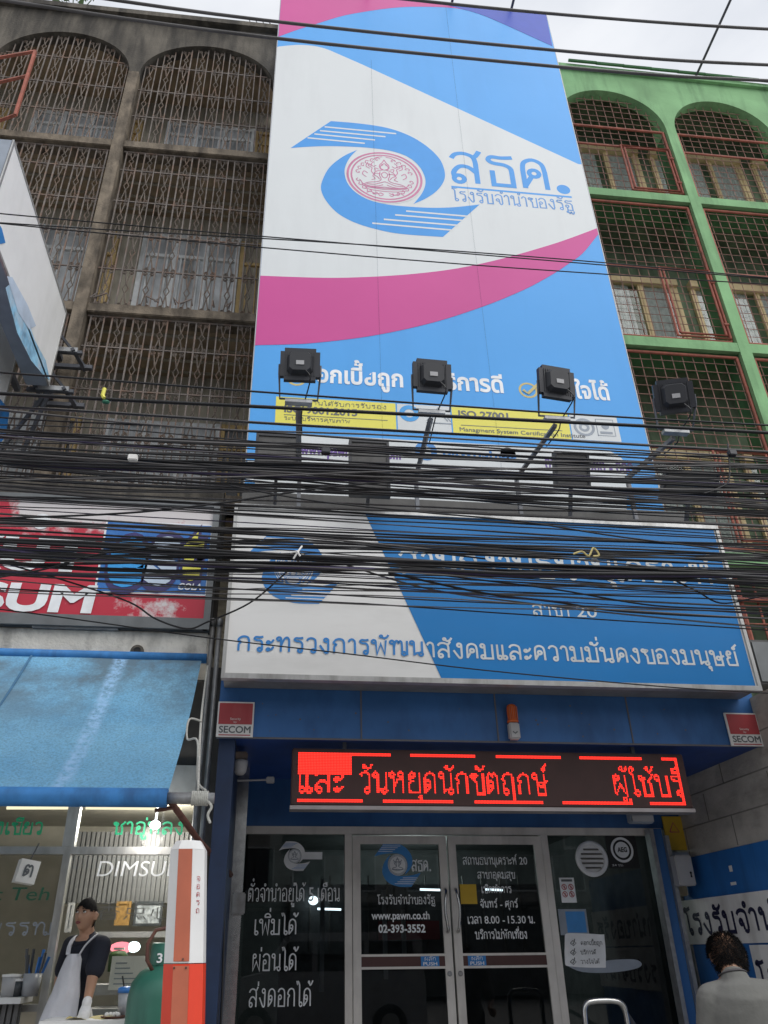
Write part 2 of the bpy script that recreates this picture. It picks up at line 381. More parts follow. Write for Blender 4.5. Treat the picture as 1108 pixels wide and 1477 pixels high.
def grow(p, d, sgn):
    n = len(p); o = []
    for i in range(n):
        e1 = (p[i]-p[i-1]).normalized(); e2 = (p[(i+1) % n]-p[i]).normalized()
        t = e1+e2
        if t.length < .2: t = e2
        t.normalize(); nn = Vector((t.y, -t.x)); k = min(1.8, 1/max(.4, math.sqrt(max(.05, (1+e1.dot(e2))/2))))
        o.append(p[i]+nn*(d*k*sgn))
    return o
_tc = {}
def glyphs(s, bold=0, spacing=0):
    key = (s, bold)
    if key in _tc: return _tc[key]
    cs = text_outline(s)
    if '9' in s:              # a nine is a six turned round
        six = [c for c in text_outline('6')]; sx0 = min(p.x for c in six for p in c[1]); sx1 = max(p.x for c in six for p in c[1]); sy0 = min(p.y for c in six for p in c[1]); sy1 = max(p.y for c in six for p in c[1])
        for i_, ch_ in enumerate(s):
            if ch_ != '9': continue
            own = [c for c in cs if c[0] == i_]; x0 = min(p.x for c in own for p in c[1])
            cs = [c for c in cs if c[0] != i_]+[(i_, [Vector((x0+sx1-p.x, sy0+sy1-p.y)) for p in c[1]]) for c in six]
    allsets = []
    for ch in sorted({c[0] for c in cs}):      # outer outlines turn one way, holes the other; fonts differ in which
        own = [c[1] for c in cs if c[0] == ch]
        big = max(own, key=lambda c: max(p.x for p in c)-min(p.x for p in c)+max(p.y for p in c)-min(p.y for p in c))
        sgn = 1 if area(big) > 0 else -1
        outs = [c for c in own if area(c)*sgn > 0]; hol = [c for c in own if area(c)*sgn <= 0]
        sets = [[c] for c in outs]
        for h in hol:
            cand = [k for k in sets if inside(h[0], k[0]) and all(inside(q, k[0]) for q in h[::3])]
            if cand: min(cand, key=lambda k: abs(area(k[0]))).append(h)
        bo = min(bold, .012) if s[ch] in '69' else bold
        if bo: sets = [[grow(c, bo, sgn) for c in k] for k in sets]
        allsets += sets
    sets = allsets
    _tc[key] = sets; return sets
def smooth_pts(pts, n=5):                    # Catmull-Rom through points
    o = []
    for i in range(len(pts)-1):
        p0, p1, p2, p3 = [Vector(pts[max(0, min(len(pts)-1, i+k))]) for k in (-1, 0, 1, 2)]
        for k in range(n):
            t = k/n
            o.append(((p1*2)+(p2-p0)*t+(p0*2-p1*5+p2*4-p3)*t*t+(p1*3-p0-p2*3+p3)*t**3)*.5)
    o.append(Vector(pts[-1])); return o
# ---- looped Thai letters drawn as pen strokes: l straight, c curved, o loop (x, y, radius)
def _c(*p): return ('c', p)
def _l(*p): return ('l', p)
def _o(x, y, r=.118): return ('o', (x, y, r))
_ARCH = _c((.1, .6), (.15, .87), (.36, .99), (.57, .87), (.62, .6)); _TOP = _c((.06, .80), (.14, .94), (.33, 1), (.53, .90), (.58, .68))
_KOR = [_l((.1, 0), (.1, .48)), _c((.1, .48), (.2, .60), (.07, .72), (.18, .92), (.36, .99), (.54, .92), (.61, .72)), _l((.61, .73), (.61, 0))]
_HD = _o(.13, .88); _AA = [_c((.04, .80), (.10, .94), (.22, 1), (.34, .90), (.37, .70)), _l((.37, .71), (.37, 0))]
_LO = [_c((.06, .80), (.16, .95), (.36, 1), (.57, .90), (.62, .68)), _l((.62, .69), (.62, 0)), _o(.2, .12), _c((.1, .14), (.09, .34), (.24, .54), (.44, .53), (.61, .36))]
_RO = [_c((.52, 1.0), (.34, .96), (.16, .97), (.08, .86), (.18, .76), (.38, .73), (.48, .58)), _l((.48, .59), (.48, .15)), _o(.37, .12)]
_I = [_c((-.52, 1.14), (-.46, 1.31), (-.28, 1.37), (-.12, 1.29), (-.06, 1.14)), _l((-.53, 1.14), (-.05, 1.14))]
TG = {'ก': (.72, _KOR), 'ข': (.70, [_o(.12, .86, .095), _c((.215, .92), (.36, .88), (.20, .68), (.30, .50)), _l((.30, .51), (.30, 0), (.66, 0), (.66, 1))]),
 'ค': (.74, [_l((.1, 0), (.1, .61)), _ARCH, _l((.62, .61), (.62, 0)), _o(.36, .52), _l((.30, .43), (.1, .06))]),
 'ง': (.60, [_o(.36, .88), _l((.47, .88), (.47, .14)), _c((.47, .15), (.43, .02), (.34, .01), (.26, .12)), _l((.26, .12), (.04, .52))]),
 'จ': (.66, [_TOP, _l((.58, .69), (.58, .14)), _c((.58, .15), (.53, .02), (.44, 0), (.36, .09)), _l((.36, .09), (.33, .40)), _o(.23, .44)]),
 'ช': (.74, [_o(.13, .87, .095), _c((.225, .90), (.30, .82), (.20, .68), (.23, .54)), _l((.23, .55), (.23, 0), (.58, 0), (.58, .55)), _c((.58, .55), (.50, .70), (.56, .80), (.66, .90), (.74, 1.06))]),
 'ฐ': (.74, [_c((.66, 1.0), (.4, .96), (.16, .97), (.08, .86), (.18, .76), (.46, .72), (.60, .55)), _l((.60, .56), (.60, .02), (.2, .02), (.2, .30)), _o(.2, .42), _o(.16, -.16, .07), _c((.23, -.18), (.3, -.32), (.42, -.16), (.5, -.34), (.62, -.3), (.66, -.08))]),
 'ฒ': (.98, [_o(.14, .88), _l((.24, .88), (.24, 0)), _c((.24, .5), (.32, .92), (.42, .97), (.48, .84), (.56, .97), (.64, .90), (.66, .7)), _l((.66, .71), (.66, .14)), _o(.75, .11), _l((.83, .06), (.92, .06), (.92, 1))]),
 'ณ': (.98, [_o(.14, .88), _l((.24, .88), (.24, 0)), _c((.24, .5), (.36, .94), (.50, .99), (.60, .85), (.62, .6)), _l((.62, .61), (.62, .14)), _o(.72, .11), _l((.81, .06), (.92, .06), (.92, 1))]),
 'ด': (.74, [_l((.1, 0), (.1, .61)), _ARCH, _l((.62, .61), (.62, 0)), _o(.27, .50), _c((.37, .49), (.35, .30), (.1, .02))]),
 'ต': (.74, [_l((.1, 0), (.1, .61)), _c((.1, .6), (.14, .88), (.26, .99), (.36, .86), (.46, .99), (.58, .88), (.62, .6)), _l((.62, .61), (.62, 0)), _o(.27, .50), _c((.37, .49), (.35, .30), (.1, .02))]),
 'ถ': (.74, [_o(.21, .11), _l((.1, .11), (.1, .48))]+_KOR[1:]), 'ฤ': (.74, [_o(.21, .11), _l((.1, .11), (.1, .48)), _KOR[1], _l((.61, .73), (.61, -.36))]),
 'ท': (.76, [_HD, _l((.235, .88), (.235, 0)), _c((.235, .40), (.38, .84), (.52, .99), (.62, .88), (.65, .66)), _l((.65, .67), (.65, 0))]),
 'ธ': (.70, [_c((.66, 1.0), (.4, .96), (.16, .97), (.08, .86), (.18, .76), (.44, .72), (.58, .62), (.60, .45)), _l((.60, .46), (.60, .02), (.14, .02), (.14, .5))]),
 'น': (.76, [_HD, _l((.235, .88), (.235, 0)), _c((.235, .06), (.38, .18), (.5, .17)), _o(.58, .11), _l((.65, .17), (.65, 1))]),
 'บ': (.74, [_HD, _l((.235, .88), (.235, 0), (.64, 0), (.64, 1))]), 'ป': (.74, [_HD, _l((.235, .88), (.235, 0), (.64, 0), (.64, 1.4))]),
 'ผ': (.80, [_o(.25, .88), _l((.14, .88), (.14, 0), (.41, .55), (.68, 0), (.68, 1))]),
 'พ': (.86, [_HD, _l((.235, .88), (.29, 0), (.49, .75), (.69, 0), (.76, 1))]),
 'ม': (.76, [_HD, _l((.235, .88), (.235, .12)), _o(.13, .12), _l((.20, .02), (.65, .02), (.65, 1))]),
 'ย': (.72, [_o(.25, .88), _c((.14, .88), (.11, .74), (.2, .58), (.32, .55)), _c((.22, .56), (.10, .44), (.11, .2), (.12, .02)), _l((.10, .02), (.61, .02), (.61, 1))]),
 'ร': (.58, _RO), 'ล': (.74, _LO), 'ว': (.60, [_c((.06, .80), (.13, .94), (.29, 1), (.46, .90), (.50, .68)), _l((.50, .69), (.50, .14)), _o(.39, .12)]),
 'ษ': (.78, [_HD, _l((.235, .88), (.235, 0), (.64, 0), (.64, 1)), _o(.46, .48), _l((.55, .52), (.80, .66))]),
 'ศ': (.78, [_l((.1, 0), (.1, .61)), _ARCH, _l((.62, .61), (.62, 0)), _o(.36, .52), _l((.30, .43), (.1, .06)), _l((.5, .9), (.74, 1.1))]),
 'ส': (.78, _LO+[_c((.54, .88), (.64, .94), (.74, 1.12))]), 'ห': (.82, [_HD, _l((.235, .88), (.235, 0)), _c((.235, .34), (.4, .62), (.6, .70), (.66, .86)), _o(.57, .88), _c((.52, .70), (.66, .62), (.70, .4)), _l((.70, .41), (.70, 0))]),
 'อ': (.72, [_o(.22, .52), _l((.115, .52), (.115, .02), (.60, .02), (.60, .68)), _c((.60, .67), (.55, .90), (.35, 1), (.16, .94), (.08, .80))]),
 'ะ': (.46, [_o(.13, .62, .08), _c((.2, .58), (.3, .64), (.40, .82)), _o(.13, .14, .08), _c((.2, .10), (.3, .16), (.40, .34))]),
 'า': (.48, _AA), 'ำ': (.48, _AA+[_o(-.14, 1.25, .085)]), 'เ': (.34, [_o(.2, .11), _l((.09, .11), (.09, 1))]), 'แ': (.62, [_o(.2, .11), _l((.09, .11), (.09, 1)), _o(.48, .11), _l((.37, .11), (.37, 1))]),
 'โ': (.44, [_o(.3, .11), _l((.19, .11), (.19, 1.02)), _c((.19, 1.0), (.12, 1.16), (.0, 1.24), (.08, 1.34), (.22, 1.28), (.42, 1.36))]),
 'ใ': (.44, [_o(.35, .11), _l((.24, .11), (.24, 1.02)), _c((.24, 1.0), (.12, 1.16), (.10, 1.32), (.24, 1.40), (.34, 1.30), (.24, 1.22))]),
 'ไ': (.44, [_o(.35, .11), _l((.24, .11), (.24, 1.05)), _c((.24, 1.04), (.22, 1.22), (.12, 1.38), (.06, 1.24), (.0, 1.42))]),
 'ั': (0, [_o(-.42, 1.27, .065), _c((-.37, 1.22), (-.26, 1.15), (-.12, 1.22), (-.03, 1.38))]), 'ิ': (0, _I), 'ี': (0, _I+[_l((-.07, 1.14), (-.07, 1.46))]), 'ื': (0, _I+[_l((-.07, 1.14), (-.07, 1.46)), _l((-.2, 1.24), (-.2, 1.46))]), 'ึ': (0, _I+[_o(-.1, 1.36, .06)]),
 '่': (0, [_l((-.10, 1.16), (-.10, 1.42))]), '้': (0, [_o(-.32, 1.34, .055), _c((-.27, 1.30), (-.22, 1.17), (-.10, 1.26), (.0, 1.44))]), '๋': (0, [_l((-.2, 1.17), (-.2, 1.43)), _l((-.33, 1.30), (-.07, 1.30))]),
 '์': (0, [_o(-.2, 1.22, .065), _c((-.2, 1.29), (-.12, 1.38), (.0, 1.5))]), 'ุ': (0, [_o(-.15, -.19, .06), _l((-.09, -.19), (-.09, -.44))]), 'ู': (0, [_o(-.33, -.19, .06), _l((-.27, -.17), (-.27, -.40), (-.08, -.40), (-.08, -.14))])}
def pen(path, wd, mb, mapf):                   # mitred ribbon
    k = len(path); vs = []
    for i, p in enumerate(path):
        a = (p-path[i-1]).normalized() if i else (path[1]-p).normalized(); b = (path[i+1]-p).normalized() if i < k-1 else a
        n1, n2 = Vector((-a.y, a.x)), Vector((-b.y, b.x)); n = (n1+n2)
        n = n.normalized() if n.length > .2 else n1; q = wd/2/max(.5, n.dot(n1)); vs += [mapf(p-n*q), mapf(p+n*q)]
    mb.add(vs, [(2*i, 2*i+2, 2*i+3, 2*i+1) for i in range(k-1)])
def thai_text(s, O, U, V, h, w, wt, mb, center=False, shear=0):
    items = []; x = 0; i = 0
    while i < len(s):
        ch = s[i]
        if ch == ' ': x += .38; i += 1; continue
        if ch in TG:
            dy = .34 if ch in TONE and i and s[i-1] in UPV else 0
            items.append(('t', ch, x, dy)); x += TG[ch][0]+(.075 if TG[ch][0] else 0); i += 1; continue
        j = i
        while j < len(s) and s[j] not in TG and s[j] != ' ': j += 1
        g = glyphs(s[i:j], max(0, (wt-.1)*.25)); f = 1.05/ref_h(False); x0 = min(p.x for k in g for p in k[0]); x1 = max(p.x for k in g for p in k[0])
        items.append(('g', (g, f, x0), x+.04, 0)); x += (x1-x0)*f+.14; i = j
    tot = x-.1; sy = h; sx = (w/tot) if w else h; off = -tot*sx/2 if center else 0; Nn = U.cross(V); wd = wt*sy*min(1.15, max(.72, sx/sy)); cnt = 0
    for kind, a, x, dy in items:
        if kind == 'g':
            g, f, x0 = a
            for k in g:
                cnt += 1; mb.poly([[O+U*(((p.x-x0)*f+x)*sx+off)+V*(p.y*f*sy)+Nn*(.0002*(cnt % 5)) for p in c] for c in k])
            continue
        for op, d in TG[a][1]:
            cnt += 1; e = Nn*(.00022*(cnt % 9))
            mp_ = lambda p, e=e: O+U*(p.x+off+p.y*shear)+V*p.y+e
            if op == 'o':
                n = 14; c = Vector(((d[0]+x)*sx, (d[1]+dy)*sy)); ro = d[2]*sy+wd/2; ri = max(d[2]*sy-wd/2, .012*sy); k = min(1.1, max(.7, sx/sy)); vs = []
                for q in range(n): t = 2*math.pi*q/n; v = Vector((math.cos(t)*k, math.sin(t))); vs += [mp_(c+v*ri), mp_(c+v*ro)]
                mb.add(vs, [(2*q, 2*q+1, (2*q+3) % (2*n), (2*q+2) % (2*n)) for q in range(n)]); continue
            pts = [Vector(((p[0]+x)*sx, (p[1]+dy)*sy)) for p in d]
            pen(smooth_pts(pts, 5) if op == 'c' else pts, wd, mb, mp_)
    return mb
REF = {}
def ref_h(thai):
    if thai not in REF:
        g = glyphs('ก' if thai else 'H'); ys = [p.y for k in g for p in k[0]]; REF[thai] = max(ys)-min(0, min(ys))
    return REF[thai]
def text(s, O, U, V, h, w=None, bold=0, mb=None, shear=0, center=False, plain=False):
    if not plain and any(c in TG for c in s):
        return thai_text(s, Vector(O), Vector(U).normalized(), Vector(V).normalized(), h, w, .108+bold*1.2, mb or MB(), center, shear)
    thai = any('\u0e00' <= c <= '\u0e7f' for c in s)
    g = glyphs(s, bold); sy = h/ref_h(thai)
    xs = [p.x for k in g for p in k[0]]; x0, x1 = min(xs), max(xs); sx = w/(x1-x0) if w else sy
    O = Vector(O); U = Vector(U).normalized(); V = Vector(V).normalized(); Nn = U.cross(V)
    mb = mb or MB(); off = -(x1-x0)*sx/2 if center else 0
    for i, k in enumerate(g):
        mb.poly([[O+U*((p.x-x0)*sx+off+p.y*sy*shear)+V*(p.y*sy)+Nn*(.00025*(i % 5)) for p in c] for c in k])
    return mb
XU, ZV = Vector((1, 0, 0)), Vector((0, 0, 1))
def text_px(s, a, b, Y, h_px, bold=0, mb=None, shear=0, plain=False):   # baseline from pixel a to pixel b on the wall plane y = Y
    A, B = P(*a, Y), P(*b, Y); z = (A.z+B.z)/2
    h = P(a[0], a[1]-h_px, Y).z-P(a[0], a[1], Y).z
    return text(s, (A.x, Y, z), XU, ZV, h, B.x-A.x, bold, mb, shear, False, plain)
def poly_px(pts, Y, mb=None):
    mb = mb or MB(); return mb.poly([[P(*p, Y) for p in pts]])
def stroke(path, wd, N_, mb=None):           # flat ribbon along a path on a plane with normal N_
    mb = mb or MB(); path = [Vector(p) for p in path]; N_ = Vector(N_); vs = []; k = len(path)
    for i, p in enumerate(path):
        d = (path[min(i+1, k-1)]-path[max(i-1, 0)]).normalized(); u = d.cross(N_).normalized()*(wd/2); vs += [p-u, p+u]
    return mb.add(vs, [(2*i, 2*i+1, 2*i+3, 2*i+2) for i in range(k-1)])
NY = Vector((0, -1, 0))
def ring(c, r0, r1, n=48, ex=1, mb=None, U=XU, V=ZV):
    mb = mb or MB(); c = Vector(c); vs = []
    for i in range(n):
        t = 2*math.pi*i/n; d = U*(math.cos(t)*ex)+V*math.sin(t); vs += [c+d*r0, c+d*r1]
    return mb.add(vs, [(2*i, 2*i+1, (2*i+3) % (2*n), (2*i+2) % (2*n)) for i in range(n)])
def disc(c, r, n=40, ex=1, mb=None, U=XU, V=ZV):
    mb = mb or MB(); c = Vector(c)
    return mb.add([c+U*(math.cos(2*math.pi*i/n)*r*ex)+V*(math.sin(2*math.pi*i/n)*r) for i in range(n)], [tuple(range(n))])

# the emblem, traced once on the banner plane and normalised: u right, v up, unit = seal radius
def zb(pts): return [(400+x/2.518, 160+y/2.518) for x, y in pts]
LC = P(400+390/2.518, 160+240/2.518, 6.6)
LRX = (P(400+530/2.518, 160+260/2.518, 6.6).x-P(400+250/2.518, 160+225/2.518, 6.6).x)/2
def norm(pts): return [Vector(((P(*p, 6.6)-LC).x/LRX, (P(*p, 6.6)-LC).z/LRX)) for p in pts]
def zbs(a): return norm(zb(a))
SW_T = [Vector(p) for p in zbs([(48, 135), (195, 37)])] + [Vector(p) for p in smooth_pts(zbs([(195, 37), (300, 46), (400, 62), (480, 90), (545, 130), (590, 175), (608, 220), (605, 255), (580, 290), (540, 318), (495, 338)]))[1:]] + smooth_pts(zbs([(495, 338), (525, 300), (538, 265), (533, 232), (510, 195), (470, 165), (410, 145), (340, 135), (270, 130), (180, 128), (100, 131), (48, 135)]))[1:-1]
SW_B = smooth_pts(zbs([(290, 142), (240, 165), (190, 205), (163, 255), (160, 290), (180, 330), (220, 372), (280, 405), (360, 430), (450, 447), (602, 458)])) + smooth_pts(zbs([(735, 340), (640, 350), (560, 352), (480, 348), (400, 340), (340, 325), (290, 300), (258, 265), (245, 230), (248, 200), (265, 168), (290, 142)]))[:-1]
SW_L = [zbs(p) for p in ([(172, 58), (432, 83)], [(155, 72), (393, 94)], [(135, 84), (355, 106)], [(110, 98), (318, 118)], [(468, 364), (690, 383)], [(428, 378), (672, 398)], [(387, 394), (655, 416)], [(345, 408), (632, 433)])]
def seal_lines():
    S = []
    m = lambda pts: [[Vector(p) for p in pts], [Vector((-p[0], p[1])) for p in pts]]
    S += m(smooth_pts([(0, .72), (.06, .58), (.12, .5), (.13, .38), (.08, .3), (0, .28)]))       # tall crown and face
    S += m(smooth_pts([(0, .56), (.09, .48)]))
    S += m(smooth_pts([(.05, .28), (.2, .22), (.3, .08), (.2, -.02), (.14, -.12)]))              # arms
    S += m(smooth_pts([(.12, .2), (.14, .05), (.1, -.12), (.2, -.22), (.45, -.28), (.55, -.38), (.3, -.45), (0, -.42)]))  # crossed legs
    S += m(smooth_pts([(.3, .08), (.36, .2), (.34, .34), (.44, .42), (.4, .5)]))
    S += m(smooth_pts([(.16, .3), (.26, .34), (.24, .22)]))
    S += m(smooth_pts([(0, -.52), (.25, -.5), (.5, -.46), (.62, -.4)]))                          # seat
    S += m(smooth_pts([(0, -.6), (.3, -.58), (.55, -.52)]))
    S += m(smooth_pts([(.1, -.66), (.25, -.72), (.4, -.64), (.5, -.7)]))
    S += m(smooth_pts([(.03, .5), (.1, .44), (.1, .34), (.03, .3)])); S += m(smooth_pts([(0, .2), (.08, .12), (.06, 0), (0, -.05)])); S += m(smooth_pts([(.1, .1), (.24, .12), (.32, .0), (.26, -.1), (.36, -.16)]))
    S += m(smooth_pts([(0, -.2), (.16, -.28), (.3, -.34), (.5, -.34)])); S += m(smooth_pts([(.05, -.33), (.2, -.4), (.42, -.42), (.6, -.34), (.64, -.24)])); S += m(smooth_pts([(.34, .42), (.46, .5), (.5, .38), (.4, .3)]))
    S += m(smooth_pts([(.28, .6), (.36, .5), (.3, .4), (.22, .46)])); S += m(smooth_pts([(.46, .1), (.56, .18), (.6, .04), (.5, -.06)])); S += m(smooth_pts([(.0, -.47), (.3, -.46), (.56, -.4)])); S += m(smooth_pts([(.05, .84), (.2, .8), (.3, .7)]))
    for a in list(range(18, 82, 13))+list(range(104, 170, 13))+list(range(196, 262, 13))+list(range(284, 350, 13)):                                                  # flame scrolls round the rim
        for s_ in (0,):
            t = R(a+s_); c = Vector((math.cos(t), math.sin(t)))*.74; q = Vector((-c.y, c.x)).normalized()
            S.append(smooth_pts([c-q*.07, c-q*.02+c*.08, c+q*.05+c*.02, c+q*.04-c*.06, c-q*.01-c*.03]))
    return S
def emblem(cx, cz, r, Y, parent, mat_sw='logo_blue', mat_line='print_white', mat_seal='seal_pink', detail=True, mat_disc='print_white', rx=1, mat_bg=None):
    W = lambda p, dy: Vector((cx+p.x*r*rx, Y-dy, cz+p.y*r))
    MB().poly([[W(p, .0012) for p in SW_T]]).build('swoosh', mat_sw, parent); MB().poly([[W(p, .0012) for p in SW_B]]).build('swoosh', mat_sw, parent)
    for part in (SW_L[:4], SW_L[4:]):
        b = MB()
        for a, c in part: stroke([W(a, .002), W(c, .002)], r*.055, NY, b)
        b.build('swoosh_stripe', mat_line, parent)
    disc((cx, Y-.002, cz), r*1.03, ex=rx).build('seal_disc', mat_disc, parent)
    b = MB(); ring((cx, Y-.0032, cz), r*.93, r*.99, ex=rx, mb=b); ring((cx, Y-.0032, cz), r*.84, r*.885, ex=rx, mb=b)
    if detail:
        for s_ in seal_lines(): stroke([W(p*.95, .0032+.0001*(len(b.f) % 9)) for p in s_], r*.024, NY, b)
    else:
        for s_ in seal_lines()[:14]: stroke([W(p, .0032+.0002*(len(b.f) % 7)) for p in s_], r*.07, NY, b)
    b.build('seal', mat_seal, parent)

# ================================================================== ground
tag(MB().box(-60, 60, -60, 4.2, -.3, 0).build('road', 'road'), kind='structure')
tag(MB().box(-60, 60, 4.2, 60, -.3, .15).build('pavement', 'pavement'), kind='structure')

# ================================================================== pawnshop building (mostly behind its banner and signs)
YD = 8.1
pb = thing('shop_building', 'narrow four storey pawnshop shophouse whose front hides behind the tall blue and white banner', 'building', (1.9, 8, .15))
b = MB()
b.box(-.43, 4.17, 8.3, 16, 3.1, 14.6); b.box(-.43, 4.17, 7.42, 8.3, 3.6, 14.6)
b.build('wall', 'concrete_dull', pb)
b = MB(); b.box(-.43, -.30, 6.42, 8.3, .15, 3.08); b.build('side_wall', 'navy_wall', pb)
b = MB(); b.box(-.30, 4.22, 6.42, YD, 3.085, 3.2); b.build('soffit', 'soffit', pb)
b = MB(); b.box(-.30, 4.22, YD-.02, YD+.12, 2.64, 3.085); b.build('door_header', 'fascia', pb)
b = MB(); b.box(-.45, 4.25, 6.38, 6.42, 3.08, 3.62); b.build('fascia', 'fascia', pb)
MB().box(-.40, 4.10, 6.46, 7.41, 4.95, 5.46).build('gap_shade_strip', 'panel_grey', pb)  # dark strip standing in for the shade between banner foot and sign top
b = MB()
for px in (521, 716, 907):
    x = P(px, 1035, 6.38).x; b.box(x-.006, x+.006, 6.374, 6.379, 3.085, 3.6)
b.box(-.45, 4.25, 6.372, 6.378, 3.072, 3.086)
b.build('fascia_seam', 'seam', pb)
b = MB()
for i in range(26):
    x = random.uniform(-.3, 4.1); z = random.uniform(3.12, 3.4); disc((x, 6.376, z), random.uniform(.004, .009), 10, mb=b)
b.build('screw_hole', 'seam', pb)
b = MB(); b.box(-.3, 4.2, 7.4, 13, .15, .5); b.box(-.3, 4.2, 7.0, 7.4, .15, .33); b.build('step', 'tile', pb)
# interior room
b = MB(); b.box(-.3, 4.2, 12.9, 13, .5, 3); b.box(-.32, -.3, 8.3, 13, .5, 3); b.box(4.2, 4.22, 8.3, 13, .5, 3); b.box(-.3, 4.2, 8.3, 13, 2.95, 3.0)
b.build('interior_wall', 'interior', pb)
b = MB(); b.box(.2, 3.6, 10.6, 11.0, .5, 1.55); b.box(.2, 3.6, 10.55, 10.6, 1.55, 2.3)
b.build('service_counter', 'interior', pb)
b = MB()
for i in range(14): b.box(.3+i*.24, .315+i*.24, 10.53, 10.55, 1.55, 2.4)
b.build('counter_grille', 'alu_dark', pb)
b = MB()
for (p1, p2, Y) in (((606, 1283), (640, 1284), 10.2), ((458, 1311), (492, 1312), 10.2), ((575, 1309), (640, 1311), 11.5), ((700, 1283), (725, 1284), 10.2)):
    A, B = P(*p1, Y), P(*p2, Y); b.tube([A, B], .012, 8)
b.build('tube_light', 'tube_white', pb)
b = MB(); b.ball(P(452, 1299, 10.4), .05, 12, (1.2, 1, 1)); b.build('ceiling_lamp', 'tube_white', pb)
b = MB(); p_ = P(560, 1345, 10.5); b.box(p_.x-.12, p_.x+.62, 10.44, 10.5, p_.z-.08, p_.z+.12); b.build('counter_sign', 'dull_red', pb)
b = MB()
for (x, z0, z1, Y) in ((.62, 1.2, 2.3, 9.7), (1.35, 1.3, 2.2, 9.9), (2.2, 1.0, 2.2, 10.0), (1.6, 1.5, 2.0, 10.1), (3.3, .9, 2.0, 10.1)):
    b.box(x, x+.05, Y, Y+.03, z0, z1)
b.build('interior_post', 'win_grey', pb)
pl = bpy.data.lights.new('room_lamp', 'POINT'); pl.energy = 24; pl.shadow_soft_size = .3; pl.color = (.85, 1, .95); po = bpy.data.objects.new('room_lamp', pl); col.objects.link(po); po.location = (2, 11.6, 2.6)
# jambs and shutter guides
b = MB(); b.box(-.30, -.20, 7.5, 7.62, .15, 3.08); b.build('shutter_guide', 'steel', pb)
b = MB(); b.box(-.285, -.17, 7.46, 7.5, 1.85, 2.02, .01); b.build('lock_box', 'galv', pb)
MB().box(3.80, 3.84, 7.92, 8.04, .3, 2.62).build('shutter_guide', 'galv', pb); MB().box(3.94, 3.98, 7.90, 8.04, .3, 2.55).build('shutter_guide', 'galv', pb)
MB().box(3.842, 3.938, 7.95, 8.04, .3, 2.62).build('side_post', 'fascia', pb)

# glazed shop front: fixed panes left and right, two door leaves
sf = thing('glass_entrance', 'aluminium framed dark glass shop front with white Thai lettering under the red light display', 'shop front', (1.8, YD, .5))
b = MB()
b.box(-.3, 4.0, YD-.03, YD+.05, 2.57, 2.64)
for x0, x1 in ((-.30, -.235), (.745, .815), (2.715, 2.785), (3.9, 3.98)): b.box(x0, x1, YD-.034, YD+.05, .5, 2.57)
b.box(-.235, .745, YD-.03, YD+.05, .5, .58); b.box(2.785, 3.9, YD-.03, YD+.05, .5, .58)
b.build('frame', 'door_alu', sf)
b = MB(); b.box(-.235, .745, YD, YD+.008, .58, 2.57); g1 = b.build('pane', 'glass_dark', sf)
b = MB(); b.box(2.785, 3.9, YD, YD+.008, .58, 2.57); g2 = b.build('pane', 'glass_dark', sf)
def leaf(x0, x1, hinge):
    d = MB(); d.box(x0, x0+.075, YD-.045, YD, .52, 2.555); d.box(x1-.075, x1, YD-.045, YD, .52, 2.555)
    d.box(x0+.075, x1-.075, YD-.045, YD, 2.48, 2.555); d.box(x0+.075, x1-.075, YD-.045, YD, .52, .66)
    d.box(x0+.075, x1-.075, YD-.047, YD, 1.425, 1.445); d.box(x0+.075, x1-.075, YD-.047, YD, 1.525, 1.545)
    dr = d.build('door', 'door_alu', sf)
    MB().box(x0+.075, x1-.075, YD-.038, YD-.01, 1.445, 1.525).build('push_rail', 'door_brown', dr)
    q = MB(); q.box(x0+.075, x1-.075, YD-.022, YD-.016, 1.545, 2.48); q.box(x0+.075, x1-.075, YD-.022, YD-.016, .66, 1.425); q.build('pane', 'glass_dark', dr)
    hx = x1-.04 if hinge < 0 else x0+.04
    q = MB(); q.tube(smooth_pts([(hx, YD-.045, 1.72), (hx, YD-.1, 1.74), (hx-.02*hinge*-1, YD-.115, 1.9), (hx, YD-.1, 2.06), (hx, YD-.045, 2.08)], 4), .013, 8)
    q.build('handle', 'steel', dr, smooth=True)
    q = MB(); q.lathe((hx, YD-.045, 1.385), [(.022, 0), (.022, .012), (.014, .016), (0, .016)], 16, (0, -1, 0), (1, 0, 0)); q.build('lock', 'galv', dr)
    # push plate with its two lines of lettering
    px0 = x1-.30 if hinge < 0 else x0+.12
    q = MB(); q.box(px0, px0+.17, YD-.043, YD-.039, 1.44, 1.535); pl = q.build('push_plate', 'sign_text_blue', dr)
    q = text('ผลัก', (px0+.03, YD-.045, 1.49), XU, ZV, .025, .11, .02); q.build('lettering', 'vinyl_white', pl); text('PUSH', (px0+.02, YD-.045, 1.452), XU, ZV, .026, .13, .02).build('lettering', 'vinyl_white', pl)
    return dr
dl = leaf(.82, 1.745, -1); dr_ = leaf(1.765, 2.71, 1)
YG = YD-.002
def vinyl(s, a, b_, h, par, Y=YG, mat='vinyl_white', bold=0, mb=None):
    return text_px(s, a, b_, Y, h, bold, mb).build('lettering', mat, par)
vinyl('ตั๋วจำนำอยู่ได้ 5 เดือน', (357, 1300), (490, 1300), 19, g1)
vinyl('เพิ่มได้', (366, 1348), (428, 1348), 22, g1)
vinyl('ผ่อนได้', (362, 1400), (428, 1400), 24, g1)
vinyl('ส่งดอกได้', (358, 1452), (449, 1452), 26, g1)
c_ = P(425, 1235, YD); emblem(c_.x, c_.z, .062, YG, g1, 'vinyl_white', 'vinyl_blue', 'print_grey', False, 'vinyl_white')
c_ = P(450, 1234, YD); MB().box(c_.x-.09, c_.x+.10, YG-.004, YG-.002, c_.z-.035, c_.z+.03).build('logo_plate', 'vinyl_white', g1)
YL = YD-.024
